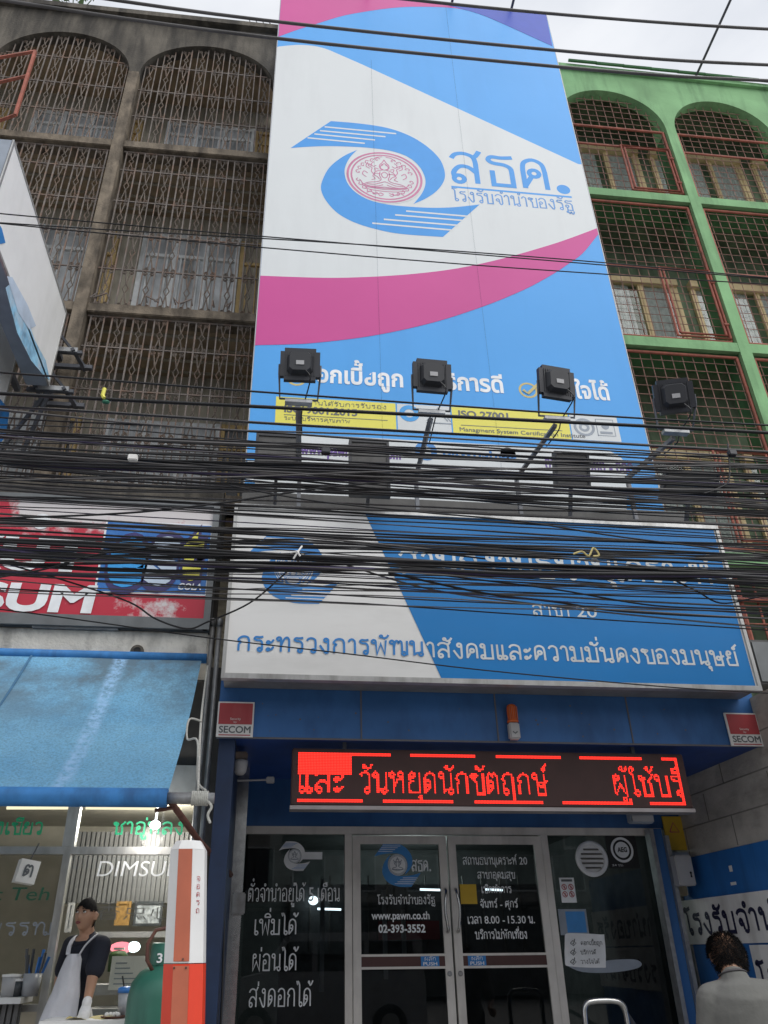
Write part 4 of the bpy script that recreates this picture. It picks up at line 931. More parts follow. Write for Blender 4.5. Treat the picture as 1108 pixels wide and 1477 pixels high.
text('โรงรับจำนำของรัฐ', (XW-.033, 8.3, 1.69), (0, -1, 0), ZV, .165, 2.75, .05).build('lettering', 'navy', t)
t = thing('name_board', 'white Thai board behind the man, lower of two on the blue wall', 'sign', (XW, 6.6, 1.2))
MB().box(XW-.03, XW-.008, 5.4, 7.25, 1.18, 1.585).build('board', 'board_white', t)
text('โรงรับจำนำ', (XW-.033, 7.2, 1.26), (0, -1, 0), ZV, .15, 1.6, .05).build('lettering', 'navy', t)
tag(MB().box(XW-.02, XW-.004, 6.4, 8.4, 1.17, 1.185).build('trim', 'alu', sw))
b = MB(); b.box(XW-.009, XW-.006, 7.28, 7.33, 2.17, 2.22); b.box(XW-.009, XW-.006, 7.27, 7.36, 2.06, 2.085); b.build('paper_scrap', 'board_white', sw)
t = thing('meter_box', 'pale beige electrical box on the blue wall edge', 'box', (4.15, 8.2, 2.05)); A = P(955, 1250, 8.15)
MB().box(A.x, A.x+.2, 8.1, 8.25, 2.02, 2.36, .01).build('case', 'beige', t); MB().box(A.x+.02, A.x+.18, 8.085, 8.1, 2.05, 2.33, .004).build('cover', 'beige', t)
t = thing('switch_box', 'light grey switch box with a dark keyhole beside the beige box', 'box', (4.18, 7.8, 2.2)); A = P(970, 1245, 7.85)
MB().box(A.x, A.x+.17, 7.78, 7.9, 2.09, 2.36, .01).build('case', 'grey_box', t); b = MB(); disc((A.x+.13, 7.775, 2.2), .012, 12, mb=b); b.quad((A.x+.12, 7.775, 2.16), (A.x+.14, 7.775, 2.16), (A.x+.135, 7.775, 2.2), (A.x+.125, 7.775, 2.2)); b.build('keyhole', 'black', t)
t = thing('warning_sign', 'yellow warning plate high in the corner right of the entrance', 'sign', (4.1, 8.05, 2.6)); A = P(954, 1175, 8.05)
MB().box(A.x, A.x+.2, 8.04, 8.06, 2.43, 2.75).build('plate', 'yellow', t); b = MB(); q = Vector((A.x+.1, 8.036, 2.64)); stroke([q+Vector((-.05, 0, -.04)), q+Vector((.05, 0, -.04)), q+Vector((0, 0, .05)), q+Vector((-.05, 0, -.04))], .012, NY, b); b.build('symbol', 'dull_red', t)
MB().box(A.x+.02, A.x+.2, 8.035, 8.05, 2.27, 2.41).build('lower_plate', 'print_grey', t)

# ================================================================== old brown shophouse on the left
YF = 7.4
ob = thing('old_shophouse', 'grimy brown old shophouse with arched top windows and rusty scrollwork grilles, left of the banner', 'building', (-3.8, YF, .15))
OX = [(-2.55, -.452), (-4.77, -2.71), (-7.0, -4.93)]
STO = [(6.05, 8.55), (8.71, 11.78), (11.95, 13.6)]
b = MB(); b.box(-7.2, -.45, 8.6, 16, 5.5, 15.0); b.build('wall', 'old_inner', ob)
b = MB()
for z in (5.8, 8.55, 11.78): b.box(-7.1, -.45, YF+.18, 8.6, z+.02, z+.15)
b.box(-7.1, -.45, YF+.2, 8.6, 14.72, 14.85)
b.build('balcony_ceiling', 'old_ceiling', ob)
def arch_wall(b, x0, x1, zs, h, zt, y0, y1, n=24):
    cx, hw = (x0+x1)/2, (x1-x0)/2
    A = [(cx-hw*math.cos(math.pi*i/n), zs+h*math.sin(math.pi*i/n)) for i in range(n+1)]
    for (xa, za), (xb, zb_) in zip(A, A[1:]):
        b.quad((xa, y0, za), (xb, y0, zb_), (xb, y0, zt), (xa, y0, zt)); b.quad((xa, y0, za), (xa, y1, za), (xb, y1, zb_), (xb, y0, zb_))
        b.quad((xa, y1, za), (xa, y1, zt), (xb, y1, zt), (xb, y1, zb_))
    return lambda x: zs+h*math.sqrt(max(0, 1-((x-cx)/hw)**2))
b = MB(); AR = []
for x0, x1 in OX: AR.append(arch_wall(b, x0, x1, 13.6, .93, 15.08, YF, YF+.2))
PIL = [(-.452, -.436), (-2.71, -2.55), (-4.93, -4.77), (-7.2, -7.0)]
for x0, x1 in PIL: b.box(x0, x1, YF, YF+.2, 13.6, 15.08)
b.box(-7.25, -.436, YF-.1, YF+.3, 15.082, 15.2)
b.build('arched_parapet', 'old_wall', ob)
for x0, x1 in PIL: MB().box(x0, x1, YF-.03, YF+.3, 5.3, 13.6, .004).build('pillar', 'old_beam', ob)
for z in (5.82, 8.55, 11.79):
    b = MB()
    for x0, x1 in OX: b.box(x0, x1, YF+.0, YF+.26, z, z+.15, .01)
    b.build('beam', 'old_beam', ob)
def spiral(c, r, a0, turns, y, sgn, mb):
    n = int(9*turns); mb.tube([(c[0]+math.cos(a0+sgn*i/9*2*math.pi)*r*(1-.62*i/n), y, c[1]+math.sin(a0+sgn*i/9*2*math.pi)*r*(1-.62*i/n)) for i in range(n+1)], .0085, 4)
def motif(x0, x1, z0, z1, y, mb):
    cx, cz, hw, h = (x0+x1)/2, (z0+z1)/2, (x1-x0)/2, (z1-z0)/2; r = min(hw*.46, .036)
    for s in (-1, 1):
        mb.tube([(cx-s*(hw-r*1.1), y, cz-h+r*.6), (cx-s*.004, y, cz-h*.30), (cx+s*hw*.5, y, cz), (cx-s*.004, y, cz+h*.30), (cx-s*(hw-r*1.1), y, cz+h-r*.6)], .0085, 4)
        for q in (-1, 1): spiral((cx+s*(hw-r), cz+q*(h-r)), r, math.pi/2 if q < 0 else -math.pi/2, 1.3, y, s*q, mb)
def old_grille(x0, x1, z0, z1, top=None, mh=.66):
    y = YF+.07; n = 8; pit = (x1-x0)/n; bars = MB(); scr = MB()
    tp = (lambda x: min(z1 if not top else 99, top(x) if top else 99)) if top else (lambda x: z1)
    for i in range(n):
        a, c = x0+i*pit+pit*.19, x0+i*pit+pit*.81
        for x in (a, c):
            bars.box(x-.008+random.uniform(-.004, .004), x+.008, y-.012, y+.004, z0, tp(x)-.01)
        z = z0
        while z < tp((a+c)/2)-.2:
            e = min(z+mh, tp((a+c)/2)-.02); motif(a+.01, c-.01, z+.01, e-.01, y, scr); z += mh
    z = z0+.01
    while z < (z1 if not top else z1+.9):
        xs_ = [x for x in np.linspace(x0, x1, 60) if tp(x) > z+.02]
        if len(xs_) > 2: bars.box(xs_[0], xs_[-1], y-.006, y+.010, z-.009, z+.009)
        z += mh
    if not top: bars.box(x0, x1, y-.008, y+.012, z1-.03, z1-.005)
    return bars, scr
for bi, (x0, x1) in enumerate(OX):
    for si, (z0, z1) in enumerate(STO):
        bars, scr = old_grille(x0+.01, x1-.01, z0, z1, AR[bi] if si == 2 else None)
        g = bars.build('window_grille', 'rust', ob); scr.build('scrollwork', 'scroll', g)
# windows and doors on the recessed back wall
def old_window(x0, x1, z0, z1, leaves, fm, pm_, tr=.45):
    f = MB(); p = MB(); w_ = (x1-x0)/leaves
    for i in range(leaves+1): f.box(x0+i*w_-.035, x0+i*w_+.035, 8.53, 8.6, z0, z1)
    f.box(x0+.035, x1-.035, 8.54, 8.6, z1-.07, z1); f.box(x0+.035, x1-.035, 8.54, 8.6, z1-tr-.06, z1-tr); f.box(x0+.035, x1-.035, 8.545, 8.6, z0+.55, z0+.63)
    for i in range(leaves):
        f.box(x0+i*w_+.09, x0+i*w_+.115, 8.55, 8.59, z0+.63, z1-tr-.06); f.box(x0+(i+1)*w_-.115, x0+(i+1)*w_-.09, 8.55, 8.59, z0+.63, z1-tr-.06)
        p.box(x0+i*w_+.035, x0+(i+1)*w_-.035, 8.575, 8.59, z0, z1-.07)
    o = f.build('window', fm, ob); p.build('pane', pm_, o)
for x0, x1 in OX:
    old_window(x0+.25, x1-.42, 8.75, 11.35, 3, 'win_grey', 'win_pane')
    old_window(x1-.36, x1-.02, 8.75, 11.3, 1, 'wood_tan', 'old_inner')
    old_window(x0+.3, x1-.35, 12.3, 14.15, 3, 'win_grey', 'win_pane', .3)
    old_window(x1-.3, x1-.02, 12.3, 14.1, 1, 'wood_tan', 'wood_tan', .3)
    old_window(x0+.2, x1-.45, 5.95, 7.75, 3, 'win_grey', 'win_pane', .35)
    old_window(x1-.4, x1-.02, 5.95, 7.75, 1, 'wood_tan', 'win_dark', .35)
b = MB()
for z in (11.74, 8.51, 14.7):
    for k in range(5): b.box(-7.0, -.5, YF+.35+k*.24, YF+.38+k*.24, z+.03, z+.065)
b.build('ceiling_batten', 'old_inner', ob)
b = MB()
for i in range(9): x = -2.5+i*.21+random.uniform(-.05, .05); b.tube([(x, YF-.02, 8.73), (x+random.uniform(-.05, .05), YF-.08, 8.79), (x+random.uniform(-.2, .2), YF-.06, 8.72)], .012, 4)
b.build('rusted_bar', 'rust', ob)
# red rusty open shutter frame at the far left, antenna, plant on the roof
c = P(45, 120, 7.1); t = thing('shutter_frame', 'rust red open window frame hanging out at the upper left corner', 'window frame', c)
A, B, C_, D = P(0, 83, 7.3), P(51, 74, 6.9), P(22, 166, 6.9), P(-12, 178, 7.3)
b = MB()
for a_, e in ((A, B), (B, C_), (C_, D), (A.lerp(D, .4), B.lerp(C_, .4))): b.bar(a_, e, .04)
b.build('frame', 'red_rust', t)
c = P(378, 45, 7.8); t = thing('antenna', 'small dark aerial on the roof edge beside the banner top', 'antenna', c)
b = MB(); b.tube([c+Vector((0, 0, -.3)), c+Vector((.02, 0, .22))], .016, 6); b.tube([c+Vector((-.2, 0, -.02)), c+Vector((.26, 0, .1))], .012, 6)
for k in range(4): q = c+Vector((-.15+k*.12, 0, -.01+k*.03)); b.tube([q+Vector((-.1, -.05, .28-.04*k)), q+Vector((.1, .05, -.24+.04*k))], .009, 5)
b.build('aerial', 'pole_dark', t)
c = P(110, 12, 7.6); c.z = 15.2; t = thing('roof_plant', 'small green weed sprouting from the left roof edge', 'plant', c)
b = MB(); st = MB()
for k in range(26):
    a = random.uniform(0, 6.28); l = random.uniform(.15, .5); d = Vector((math.cos(a)*.7, -abs(math.sin(a))*.5, random.uniform(.3, 1))).normalized(); e = c+d*l
    u = d.cross(Vector((0, 1, .2))).normalized()*.05; b.quad(e-u, e+d*.02-u*.2, e+u+d*.02, e+d*.14); 
    if k % 4 == 0: st.tube([c, e], .008, 4)
b.build('leaf', 'leaf', t); st.build('stem', 'leaf', t)

# ================================================================== green shophouse on the right
gb = thing('green_shophouse', 'green painted shophouse with arched top windows and rust red mesh grilles, right of the banner', 'building', (6.8, YF, .15))
GX = [(4.25, 6.09), (6.26, 8.05), (8.22, 10.0)]
GS = [(5.55, 8.6), (8.8, 11.65), (11.82, 13.5)]
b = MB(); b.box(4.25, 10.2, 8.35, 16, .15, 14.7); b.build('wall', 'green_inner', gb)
b = MB()
for z in (8.64, 11.68, 14.62): b.box(4.25, 10.1, YF+.3, 8.35, z, z+.1)
b.box(4.18, 4.25, YF+.42, 8.35, 5.3, 14.6)
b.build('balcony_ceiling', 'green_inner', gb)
b = MB(); GA = []
for x0, x1 in GX: GA.append(arch_wall(b, x0, x1, 13.5, .92, 14.93, YF, YF+.18))
GP = [(4.18, 4.25), (6.09, 6.26), (8.05, 8.22), (10.0, 10.2)]
for x0, x1 in GP: b.box(x0, x1, YF, YF+.35, 13.5, 14.93)
b.build('arched_parapet', 'green', gb)
MB().box(4.18, 10.25, YF-.06, YF+.4, 14.935, 15.03).build('coping', 'green', gb)
for x0, x1 in GP:
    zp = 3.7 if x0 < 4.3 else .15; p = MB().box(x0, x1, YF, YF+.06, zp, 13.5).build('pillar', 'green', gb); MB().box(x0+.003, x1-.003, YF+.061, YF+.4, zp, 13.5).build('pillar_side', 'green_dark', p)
for z in (5.36, 8.62, 11.66):
    for x0, x1 in GX:
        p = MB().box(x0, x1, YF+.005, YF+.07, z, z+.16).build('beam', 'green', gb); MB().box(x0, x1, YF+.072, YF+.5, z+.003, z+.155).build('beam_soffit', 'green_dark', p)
def red_grille(x0, x1, z0, z1, top=None, door=None, rails=()):
    y = YF+.10; w_ = MB(); fr = MB(); tp = top or (lambda x: z1); pit = .15
    x = x0+pit*.6
    while x < x1: w_.tube([(x, y, z0), (x+random.uniform(-.004, .004), y+random.uniform(-.006, .006), (z0+tp(x))/2), (x, y, tp(x)-.01)], .0065, 4); x += pit
    z = z0+pit
    zmax = z1 if not top else max(tp(v) for v in np.linspace(x0, x1, 30))
    while z < zmax-.03:
        xs_ = [v for v in np.linspace(x0, x1, 60) if tp(v) > z+.01]
        if len(xs_) > 1: w_.tube([(xs_[0], y-.012, z), ((xs_[0]+xs_[-1])/2, y-.012+random.uniform(-.006, .006), z+random.uniform(-.004, .004)), (xs_[-1], y-.012, z)], .0065, 4)
        z += pit
    e = z1 if not top else z1
    for a_, b_ in (((x0, z0), (x1, z0)), ((x0, e), (x1, e)), ((x1, z0), (x1, e)), ((x0, z0), (x0, e))): fr.tube([(a_[0], y-.03, a_[1]), (b_[0], y-.03, b_[1])], .021, 8)
    for z in rails: fr.tube([(x0, y-.03, z), (x1, y-.03, z)], .016, 8)
    for z in (z0+.5, e-.5):
        fr.tube([(x1, y-.03, z), (x1+.1, y-.02, z)], .014, 6)
    g = fr.build('window_grille', 'red_rust', gb); w_.build('mesh', 'red_mesh', g)
    if door:
        a_, c_, d_, e_ = door; q = MB()
        for k in (0, .055):
            q.tube([(a_+k, y-.06, d_+k), (c_-k, y-.06, d_+k), (c_-k, y-.06, e_-k), (a_+k, y-.06, e_-k), (a_+k, y-.06, d_+k)], .017, 6)
        for zz in (d_+.25, e_-.25): q.tube([(c_-.05, y-.07, zz), (c_+.02, y-.07, zz)], .022, 6)
        q.build('hatch_frame', 'red_rust', g)
for bi, (x0, x1) in enumerate(GX):
    red_grille(x0+.05, x1-.03, 11.86, 13.48, GA[bi], (5.22, 6.05, 11.9, 13.0) if bi == 0 else None, (13.0,))
    red_grille(x0+.05, x1-.03, 8.84, 11.6, None, (5.28, 6.05, 8.88, 10.2) if bi == 0 else None, (10.2,))
    red_grille(x0+.05, x1-.03, 5.6, 8.56, None, (5.3, 6.05, 5.65, 7.0) if bi == 0 else None, (7.0,))
def tan_window(x0, x1, z0, z1, n):
    f = MB(); p = MB(); w_ = (x1-x0)/n
    for i in range(n+1):
        hw = .075 if i % 2 else .05
        f.box(x0+i*w_-hw*.8, x0+i*w_+hw*.8, 8.30, 8.35, z0, z1)
        f.box(x0+i*w_-.01, x0+i*w_+.01, 8.288, 8.30, z0, z1)
    f.box(x0-.05, x1+.05, 8.24, 8.35, z1, z1+.13); f.box(x0-.05, x1+.05, 8.24, 8.35, z0-.1, z0)
    for i in range(n): p.box(x0+i*w_+.06, x0+(i+1)*w_-.06, 8.318, 8.324, z0, z1)
    o = f.build('window', 'tan', gb); p.build('pane', 'glass_clear', o)
    c = MB()
    for i in range(n):
        a_ = x0+i*w_+.06; e = x0+(i+1)*w_-.06-(.12 if i == 1 else 0); m = 16
        
        vs = []
        for k in range(m+1): x = a_+(e-a_)*k/m; y = 8.338+.006*math.sin(k*2.1); vs += [(x, y, z0), (x, y, z1)]
        c.add(vs, [(2*k, 2*k+2, 2*k+3, 2*k+1) for k in range(m)])
    c.build('curtain', 'curtain', o)
for x0, x1 in GX:
    for z0, z1 in ((9.0, 10.75), (12.4, 14.05), (5.8, 7.4)): tan_window(x0+.1, x1-.05, z0, z1, 3)
b = MB()
for k in range(8): x = 4.6+k*.5; b.tube([(x, YF-.1, 15.05), (x+.5, YF-.1, 15.06)], .03, 6)
b.build('ridge_pipe', 'green_dark', gb)
# lower front of the green house: dark recess behind red bars
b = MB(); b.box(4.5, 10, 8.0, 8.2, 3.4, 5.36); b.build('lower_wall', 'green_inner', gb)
b = MB()
for k in range(9): x = 4.6+k*.21; b.tube([(x, YF+.2, 3.3), (x, YF+.2, 5.34)], .014 if k % 3 else .03, 6)
for k in range(9): b.tube([(4.5, YF+.18, 3.4+k*.22), (8, YF+.18, 3.4+k*.22)], .008, 5)
b.tube([(4.5, YF+.15, 5.0), (8, YF+.15, 5.0)], .03, 8)
b.build('lower_grille', 'red_rust', gb)
c = P(1097, 955, 7.0); t = thing('meter_cabinet', 'grey metal cabinet tucked beside the right end of the sign box', 'cabinet', c)
MB().box(c.x-.1, c.x+.35, 6.95, 7.15, c.z-.25, c.z+.22, .01).build('case', 'panel_grey', t); MB().box(c.x-.08, c.x+.33, 6.935, 6.95, c.z-.22, c.z+.19).build('door', 'frame_grey', t)

# ================================================================== dim sum shop, ground floor left
ds = thing('dimsum_shop', 'dim sum shop front with lettered glass and pale interior under the blue awning', 'shop', (-3, 7.4, .35))
b = MB()
vs = []
b.box(-7, -.62, 6.79, 7.5, 3.88, 4.125, .015); b.build('lintel', 'concrete', ds)
b = MB(); b.box(-7, -.62, 7.0, 7.5, 4.12, 5.82); b.build('upper_wall', 'old_wall', ds)
c = P(198, 940, 6.79); b = MB(); b.lathe((c.x, 6.795, c.z), [(.06, 0), (.06, .02), (.035, .03), (.03, .02), (.03, -.01)], 18, (0, -1, 0), (1, 0, 0)); b.build('pipe_collar', 'old_wall', ds)
b = MB(); disc((c.x, 6.774, c.z), .031, 16, mb=b); b.build('pipe_hole', 'black', ds)
b = MB(); b.box(-7, -.62, 7.5, 10.6, 2.95, 3.05); b.build('ceiling', 'shop_wall', ds)
b = MB(); b.box(-7, -.5, 10.5, 10.6, .35, 3.0); b.box(-.52, -.46, 7.46, 10.5, .35, 2.95); b.build('inner_wall', 'shop_wall', ds)
b = MB(); b.box(-7, -.46, 7.42, 7.5, 3.06, 3.858); b.box(-.455, -.45, 7.06, 7.5, .15, 3.858); b.build('infill_panel', 'panel_grey', ds)
b = MB(); b.box(-.62, -.45, 6.98, 7.05, .15, 3.86); b.build('side_pier', 'panel_grey', ds)
b = MB(); b.box(-7, -.5, 6.0, 10.6, .15, .35); b.build('floor', 'tile', ds)
zt0, zt1 = P(105, 1222, 7.4).z, P(105, 1158, 7.4).z
xm = -1.70
b = MB(); b.box(-7, -.52, 7.36, 7.44, zt0-.06, zt0); b.box(-7, -.52, 7.36, 7.44, zt1, 3.058)
for x in (-3.3, -4.9): b.box(x-.035, x+.035, 7.362, 7.44, .35, zt1)
b.box(xm-.03, xm+.03, 7.362, 7.44, .35, zt0-.06); b.box(xm-.05, xm+.05, 7.355, 7.44, zt0, zt1); b.box(-.58, -.52, 7.36, 7.44, .35, zt1)
b.box(-7, xm-.03, 7.36, 7.44, 1.18, 1.23)
b.build('frame', 'alu', ds)
b = MB(); b.box(-7, -.58, 7.40, 7.406, zt0, zt1); tp_ = b.build('transom_pane', 'glass_frost', ds)
b = MB(); b.box(xm+.03, -.58, 7.40, 7.406, .35, zt0-.06); pp = b.build('pane', 'glass_clear', ds)
b = MB(); b.box(-3.265, xm-.03, 7.40, 7.406, 1.23, zt0-.06); b.box(-7, -3.335, 7.40, 7.406, 1.23, zt0-.06); pf = b.build('pane', 'glass_frost', ds)
text_px('ชาอู่หลง', (162, 1203), (264, 1203), 7.392, 17, .03).build('lettering', 'vinyl_green', tp_)
text_px('อูหลงเขียว', (-62, 1203), (60, 1203), 7.392, 17, .03).build('lettering', 'vinyl_green', tp_)
text_px('DIMSUM', (139, 1264), (262, 1264), 7.392, 22, -.004, None, .12).build('lettering', 'vinyl_white', pp)
text_px('香点心', (138, 1325), (250, 1325), 7.392, 20, -.012).build('lettering', 'faint_text', pp)
text_px('Bak Kut Teh', (-120, 1299), (69, 1299), 7.392, 19, .0, None, .15).build('lettering', 'vinyl_green_dark', pf)
text_px('สุพรรณ', (-50, 1349), (72, 1349), 7.392, 18, .0).build('lettering', 'print_grey', pf)
# interior fittings
b = MB(); A, B = P(95, 1228, 9.3), P(300, 1302, 9.3)
k = 0; x = A.x
while x < B.x+.6: b.box(x, x+.035, 9.3, 9.33, B.z, A.z+.2); x += .05
b.box(A.x, B.x+.6, 9.33, 9.36, B.z, A.z+.2); b.build('ribbed_panel', 'ribbed', ds)
b = MB(); A, B = P(0, 1440, 7.2), P(40, 1440, 7.2)
b.box(A.x-.8, B.x, 7.0, 7.36, A.z-.03, A.z+.01); b.build('left_shelf', 'white_paint', ds)
b = MB(); x = A.x-.8
while x < B.x-.02: b.box(x, x+.03, 7.1, 7.13, .35, A.z-.03); x += .045
b.box(A.x-.8, B.x-.02, 7.13, 7.16, .35, A.z-.03); b.build('shelf_front', 'ribbed', ds)
b = MB(); A, B = P(125, 1345, 9.0), P(260, 1352, 9.0); b.box(A.x, B.x+.4, 8.8, 9.1, A.z-.05, A.z); A2 = P(130, 1420, 8.6); b.box(A2.x, -.6, 8.4, 9.0, A2.z-.08, A2.z); A3 = P(130, 1450, 8.2); b.box(A3.x, -.6, 8.0, 8.5, A3.z-.1, A3.z-.02)
b.build('inner_shelf', 'grey_box', ds)
A, B = P(10, 1165, 7.7), P(262, 1166, 7.7)
b = MB(); b.tube([A, P(110, 1165, 7.7)], .016, 8); b.tube([P(124, 1165, 7.7), B], .016, 8); b.build('tube_light', 'tube_warm', ds)
c = P(224, 1190, 7.15); b = MB(); b.ball(c, .045, 16, (1, 1, .8)); b.tube([c+Vector((0, 0, .03)), c+Vector((0, .1, .35))], .008, 6); b.build('ceiling_lamp', 'lamp_white', ds)
pl = bpy.data.lights.new('shop_lamp', 'POINT'); pl.energy = 60; pl.shadow_soft_size = .1; pl.color = (1, .96, .9); po = bpy.data.objects.new('shop_lamp', pl); col.objects.link(po); po.location = (-1.2, 8.6, 2.75)
pl = bpy.data.lights.new('front_lamp', 'POINT'); pl.energy = 9; pl.shadow_soft_size = .1; pl.color = (1, .95, .88); po = bpy.data.objects.new('front_lamp', pl); col.objects.link(po); po.location = (c.x-.1, 7.02, c.z-.02)
def picture(px0, py0, px1, py1, Y, mat, label):
    A, B = P(px0, py1, Y), P(px1, py0, Y); t = thing('framed_picture', label, 'picture', ((A.x+B.x)/2, Y, A.z))
    b = MB(); f = .025; b.box(A.x, B.x, Y, Y+.03, A.z, A.z+f); b.box(A.x, B.x, Y, Y+.03, B.z-f, B.z); b.box(A.x, A.x+f, Y, Y+.03, A.z+f, B.z-f); b.box(B.x-f, B.x, Y, Y+.03, A.z+f, B.z-f); b.build('frame', mat, t)
    MB().box(A.x+f, B.x-f, Y+.012, Y+.02, A.z+f, B.z-f).build('print', 'pic_print' if mat != 'pic_gold' else 'pic_gold', t)
picture(164, 1300, 190, 1335, 9.2, 'pic_gold', 'framed gold toned portrait picture on the dim sum shop back wall')
picture(191, 1300, 236, 1336, 9.2, 'win_dark', 'wide framed grey picture right of the gold one in the dim sum shop')
picture(92, 1302, 108, 1345, 9.2, 'grey_box', 'narrow pale framed picture behind the woman in the apron')
c = P(175, 1367, 8.4); tag(MB().ball(c, .07, 12, (1.5, .6, .7)).build('red_lamp', 'pink_light', loc=c), 'glowing pinkish red lamp inside the dim sum shop', 'lamp')
c = P(193, 1366, 8.4); tag(MB().ball(c, .05, 12, (1.2, .8, .9)).build('white_lamp', 'tube_white', loc=c), 'small bright white lamp beside the pinkish red one', 'lamp')
c = P(170, 1385, 8.3); t = thing('green_canister', 'pale green canister on the inner shelf of the dim sum shop', 'canister', c)
b = MB(); b.lathe(c, [(.0, -.09), (.08, -.09), (.085, .04), (.06, .07), (0, .08)], 18); b.build('body', 'leaf', t, smooth=True); MB().lathe(c, [(.05, .081), (.05, .1), (0, .1)], 14).build('lid', 'white_paint', t)
c = P(185, 1405, 8.2); t = thing('white_sheet', 'white paper card standing on the inner shelf of the dim sum shop', 'card', c)
MB().box(c.x-.16, c.x+.16, c.y, c.y+.01, c.z-.12, c.z+.14).build('card', 'white_paint', t); b = MB()
for k in range(5): b.box(c.x-.12, c.x+.1-.03*k, c.y-.004, c.y-.002, c.z-.08+k*.04, c.z-.07+k*.04)
b.build('print', 'print_grey', t)
c = P(38, 1258, 7.1); t = thing('reflection_box', 'white cube lantern with one dark Thai letter hanging at the left window', 'reflection', c)  # solid cube stands in for a hanging light reflected in the window
b = MB(); ro = Matrix.Rotation(R(25), 3, 'Z') @ Matrix.Rotation(R(8), 3, 'Y'); ux, uy, uz = (ro @ Vector(v) for v in ((1, 0, 0), (0, 1, 0), (0, 0, 1)))
b.obox(c, ux, uy, uz, .075, .075, .085); b.build('box', 'board_white', t)
text('ต', c-uy*.078-uz*.04-ux*.04, ux, uz, .085, .08, .03).build('lettering', 'print_dark', t)
b = MB(); b.tube([c+uz*.085, c+uz*.2+Vector((.03, 0, .02))], .006, 5); b.build('hook', 'pole_dark', t)

# awning
aw = thing('awning', 'weathered blue canvas awning with dark mould stains and a pale streak, rolled edge below', 'awning', (-3, 6.7, 3.86))
M['canvas'] = m = bpy.data.materials.new('canvas'); m.use_nodes = True; n = m.node_tree.nodes; l = m.node_tree.links; bs = n['Principled BSDF']; bs.inputs['Roughness'].default_value = .8
ge = n.new('ShaderNodeNewGeometry')
def noise_node(scale, detail, vec, rough=.6):
    q = n.new('ShaderNodeTexNoise'); q.inputs['Scale'].default_value = scale; q.inputs['Detail'].default_value = detail; q.inputs['Roughness'].default_value = rough; l.new(vec, q.inputs['Vector']); return q.outputs['Fac']
def ramp(fac, p0, p1, c0=(0, 0, 0, 1), c1=(1, 1, 1, 1)):
    q = n.new('ShaderNodeValToRGB'); q.color_ramp.elements[0].position = p0; q.color_ramp.elements[1].position = p1; q.color_ramp.elements[0].color = c0; q.color_ramp.elements[1].color = c1; l.new(fac, q.inputs[0]); return q.outputs[0]
def mixc(fac, a, c):
    q = n.new('ShaderNodeMixRGB'); l.new(fac, q.inputs[0]); l.new(a, q.inputs[1]) if not isinstance(a, tuple) else setattr(q.inputs[1], 'default_value', a); l.new(c, q.inputs[2]) if not isinstance(c, tuple) else setattr(q.inputs[2], 'default_value', c); return q.outputs[0]
pos = ge.outputs['Position']
base = ramp(noise_node(3, 4, pos), .3, .7, (.15, .41, .66, 1), (.21, .48, .70, 1))
big = ramp(noise_node(1.15, 7, pos, .7), .40, .56); fine = ramp(noise_node(60, 6, pos, .75), .42, .62)
sx = n.new('ShaderNodeSeparateXYZ'); l.new(pos, sx.inputs[0])
band = n.new('ShaderNodeMapRange'); band.inputs[1].default_value = 2.85; band.inputs[2].default_value = 3.5; l.new(sx.outputs[2], band.inputs[0])
mu = n.new('ShaderNodeMath'); mu.operation = 'MULTIPLY'; l.new(big, mu.inputs[0]); l.new(band.outputs[0], mu.inputs[1])
mu2 = n.new('ShaderNodeMath'); mu2.operation = 'MULTIPLY'; l.new(mu.outputs[0], mu2.inputs[0]); mu2.inputs[1].default_value = .85
c1 = mixc(mu2.outputs[0], base, (.10, .135, .16, 1))
mu3 = n.new('ShaderNodeMath'); mu3.operation = 'MULTIPLY'; l.new(fine, mu3.inputs[0]); mu3.inputs[1].default_value = .55
c2 = mixc(mu3.outputs[0], c1, (.09, .17, .24, 1))
# pale rubbed streak where the support rib lies under the cloth
sxo = n.new('ShaderNodeMath'); sxo.operation = 'ADD'; sxo.inputs[1].default_value = 1.36; l.new(sx.outputs[0], sxo.inputs[0])
ab = n.new('ShaderNodeMath'); ab.operation = 'ABSOLUTE'; l.new(sxo.outputs[0], ab.inputs[0])
mr = n.new('ShaderNodeMapRange'); mr.inputs[1].default_value = .075; mr.inputs[2].default_value = .03; l.new(ab.outputs[0], mr.inputs[0])
st = ramp(noise_node(22, 5, pos, .7), .38, .6); mu4 = n.new('ShaderNodeMath'); mu4.operation = 'MULTIPLY'; l.new(mr.outputs[0], mu4.inputs[0]); l.new(st, mu4.inputs[1])
c3 = mixc(mu4.outputs[0], c2, (.30, .52, .78, 1))
l.new(c3, bs.inputs['Base Color'])
b = MB(); nx, ny = 60, 20; x0, x1 = -7.0, -.66
for j in range(ny+1):
    t_ = j/ny; y = 6.72-1.36*t_; z = 3.84-1.36*t_-.07*math.sin(math.pi*t_)
    for i in range(nx+1):
        x = x0+(x1-x0)*i/nx; b.v.append(Vector((x, y, z-.035*math.sin(math.pi*t_)*abs(math.sin((x+1.36)*math.pi/1.45))+.012*math.sin(x*3.1+t_*4)*math.sin(math.pi*t_)+.01*noise.noise((x*2, t_*4, 0)))))
for j in range(ny):
    for i in range(nx): a_ = j*(nx+1)+i; b.f.append((a_, a_+1, a_+nx+2, a_+nx+1))
b.build('canvas', 'canvas', aw, smooth=True)
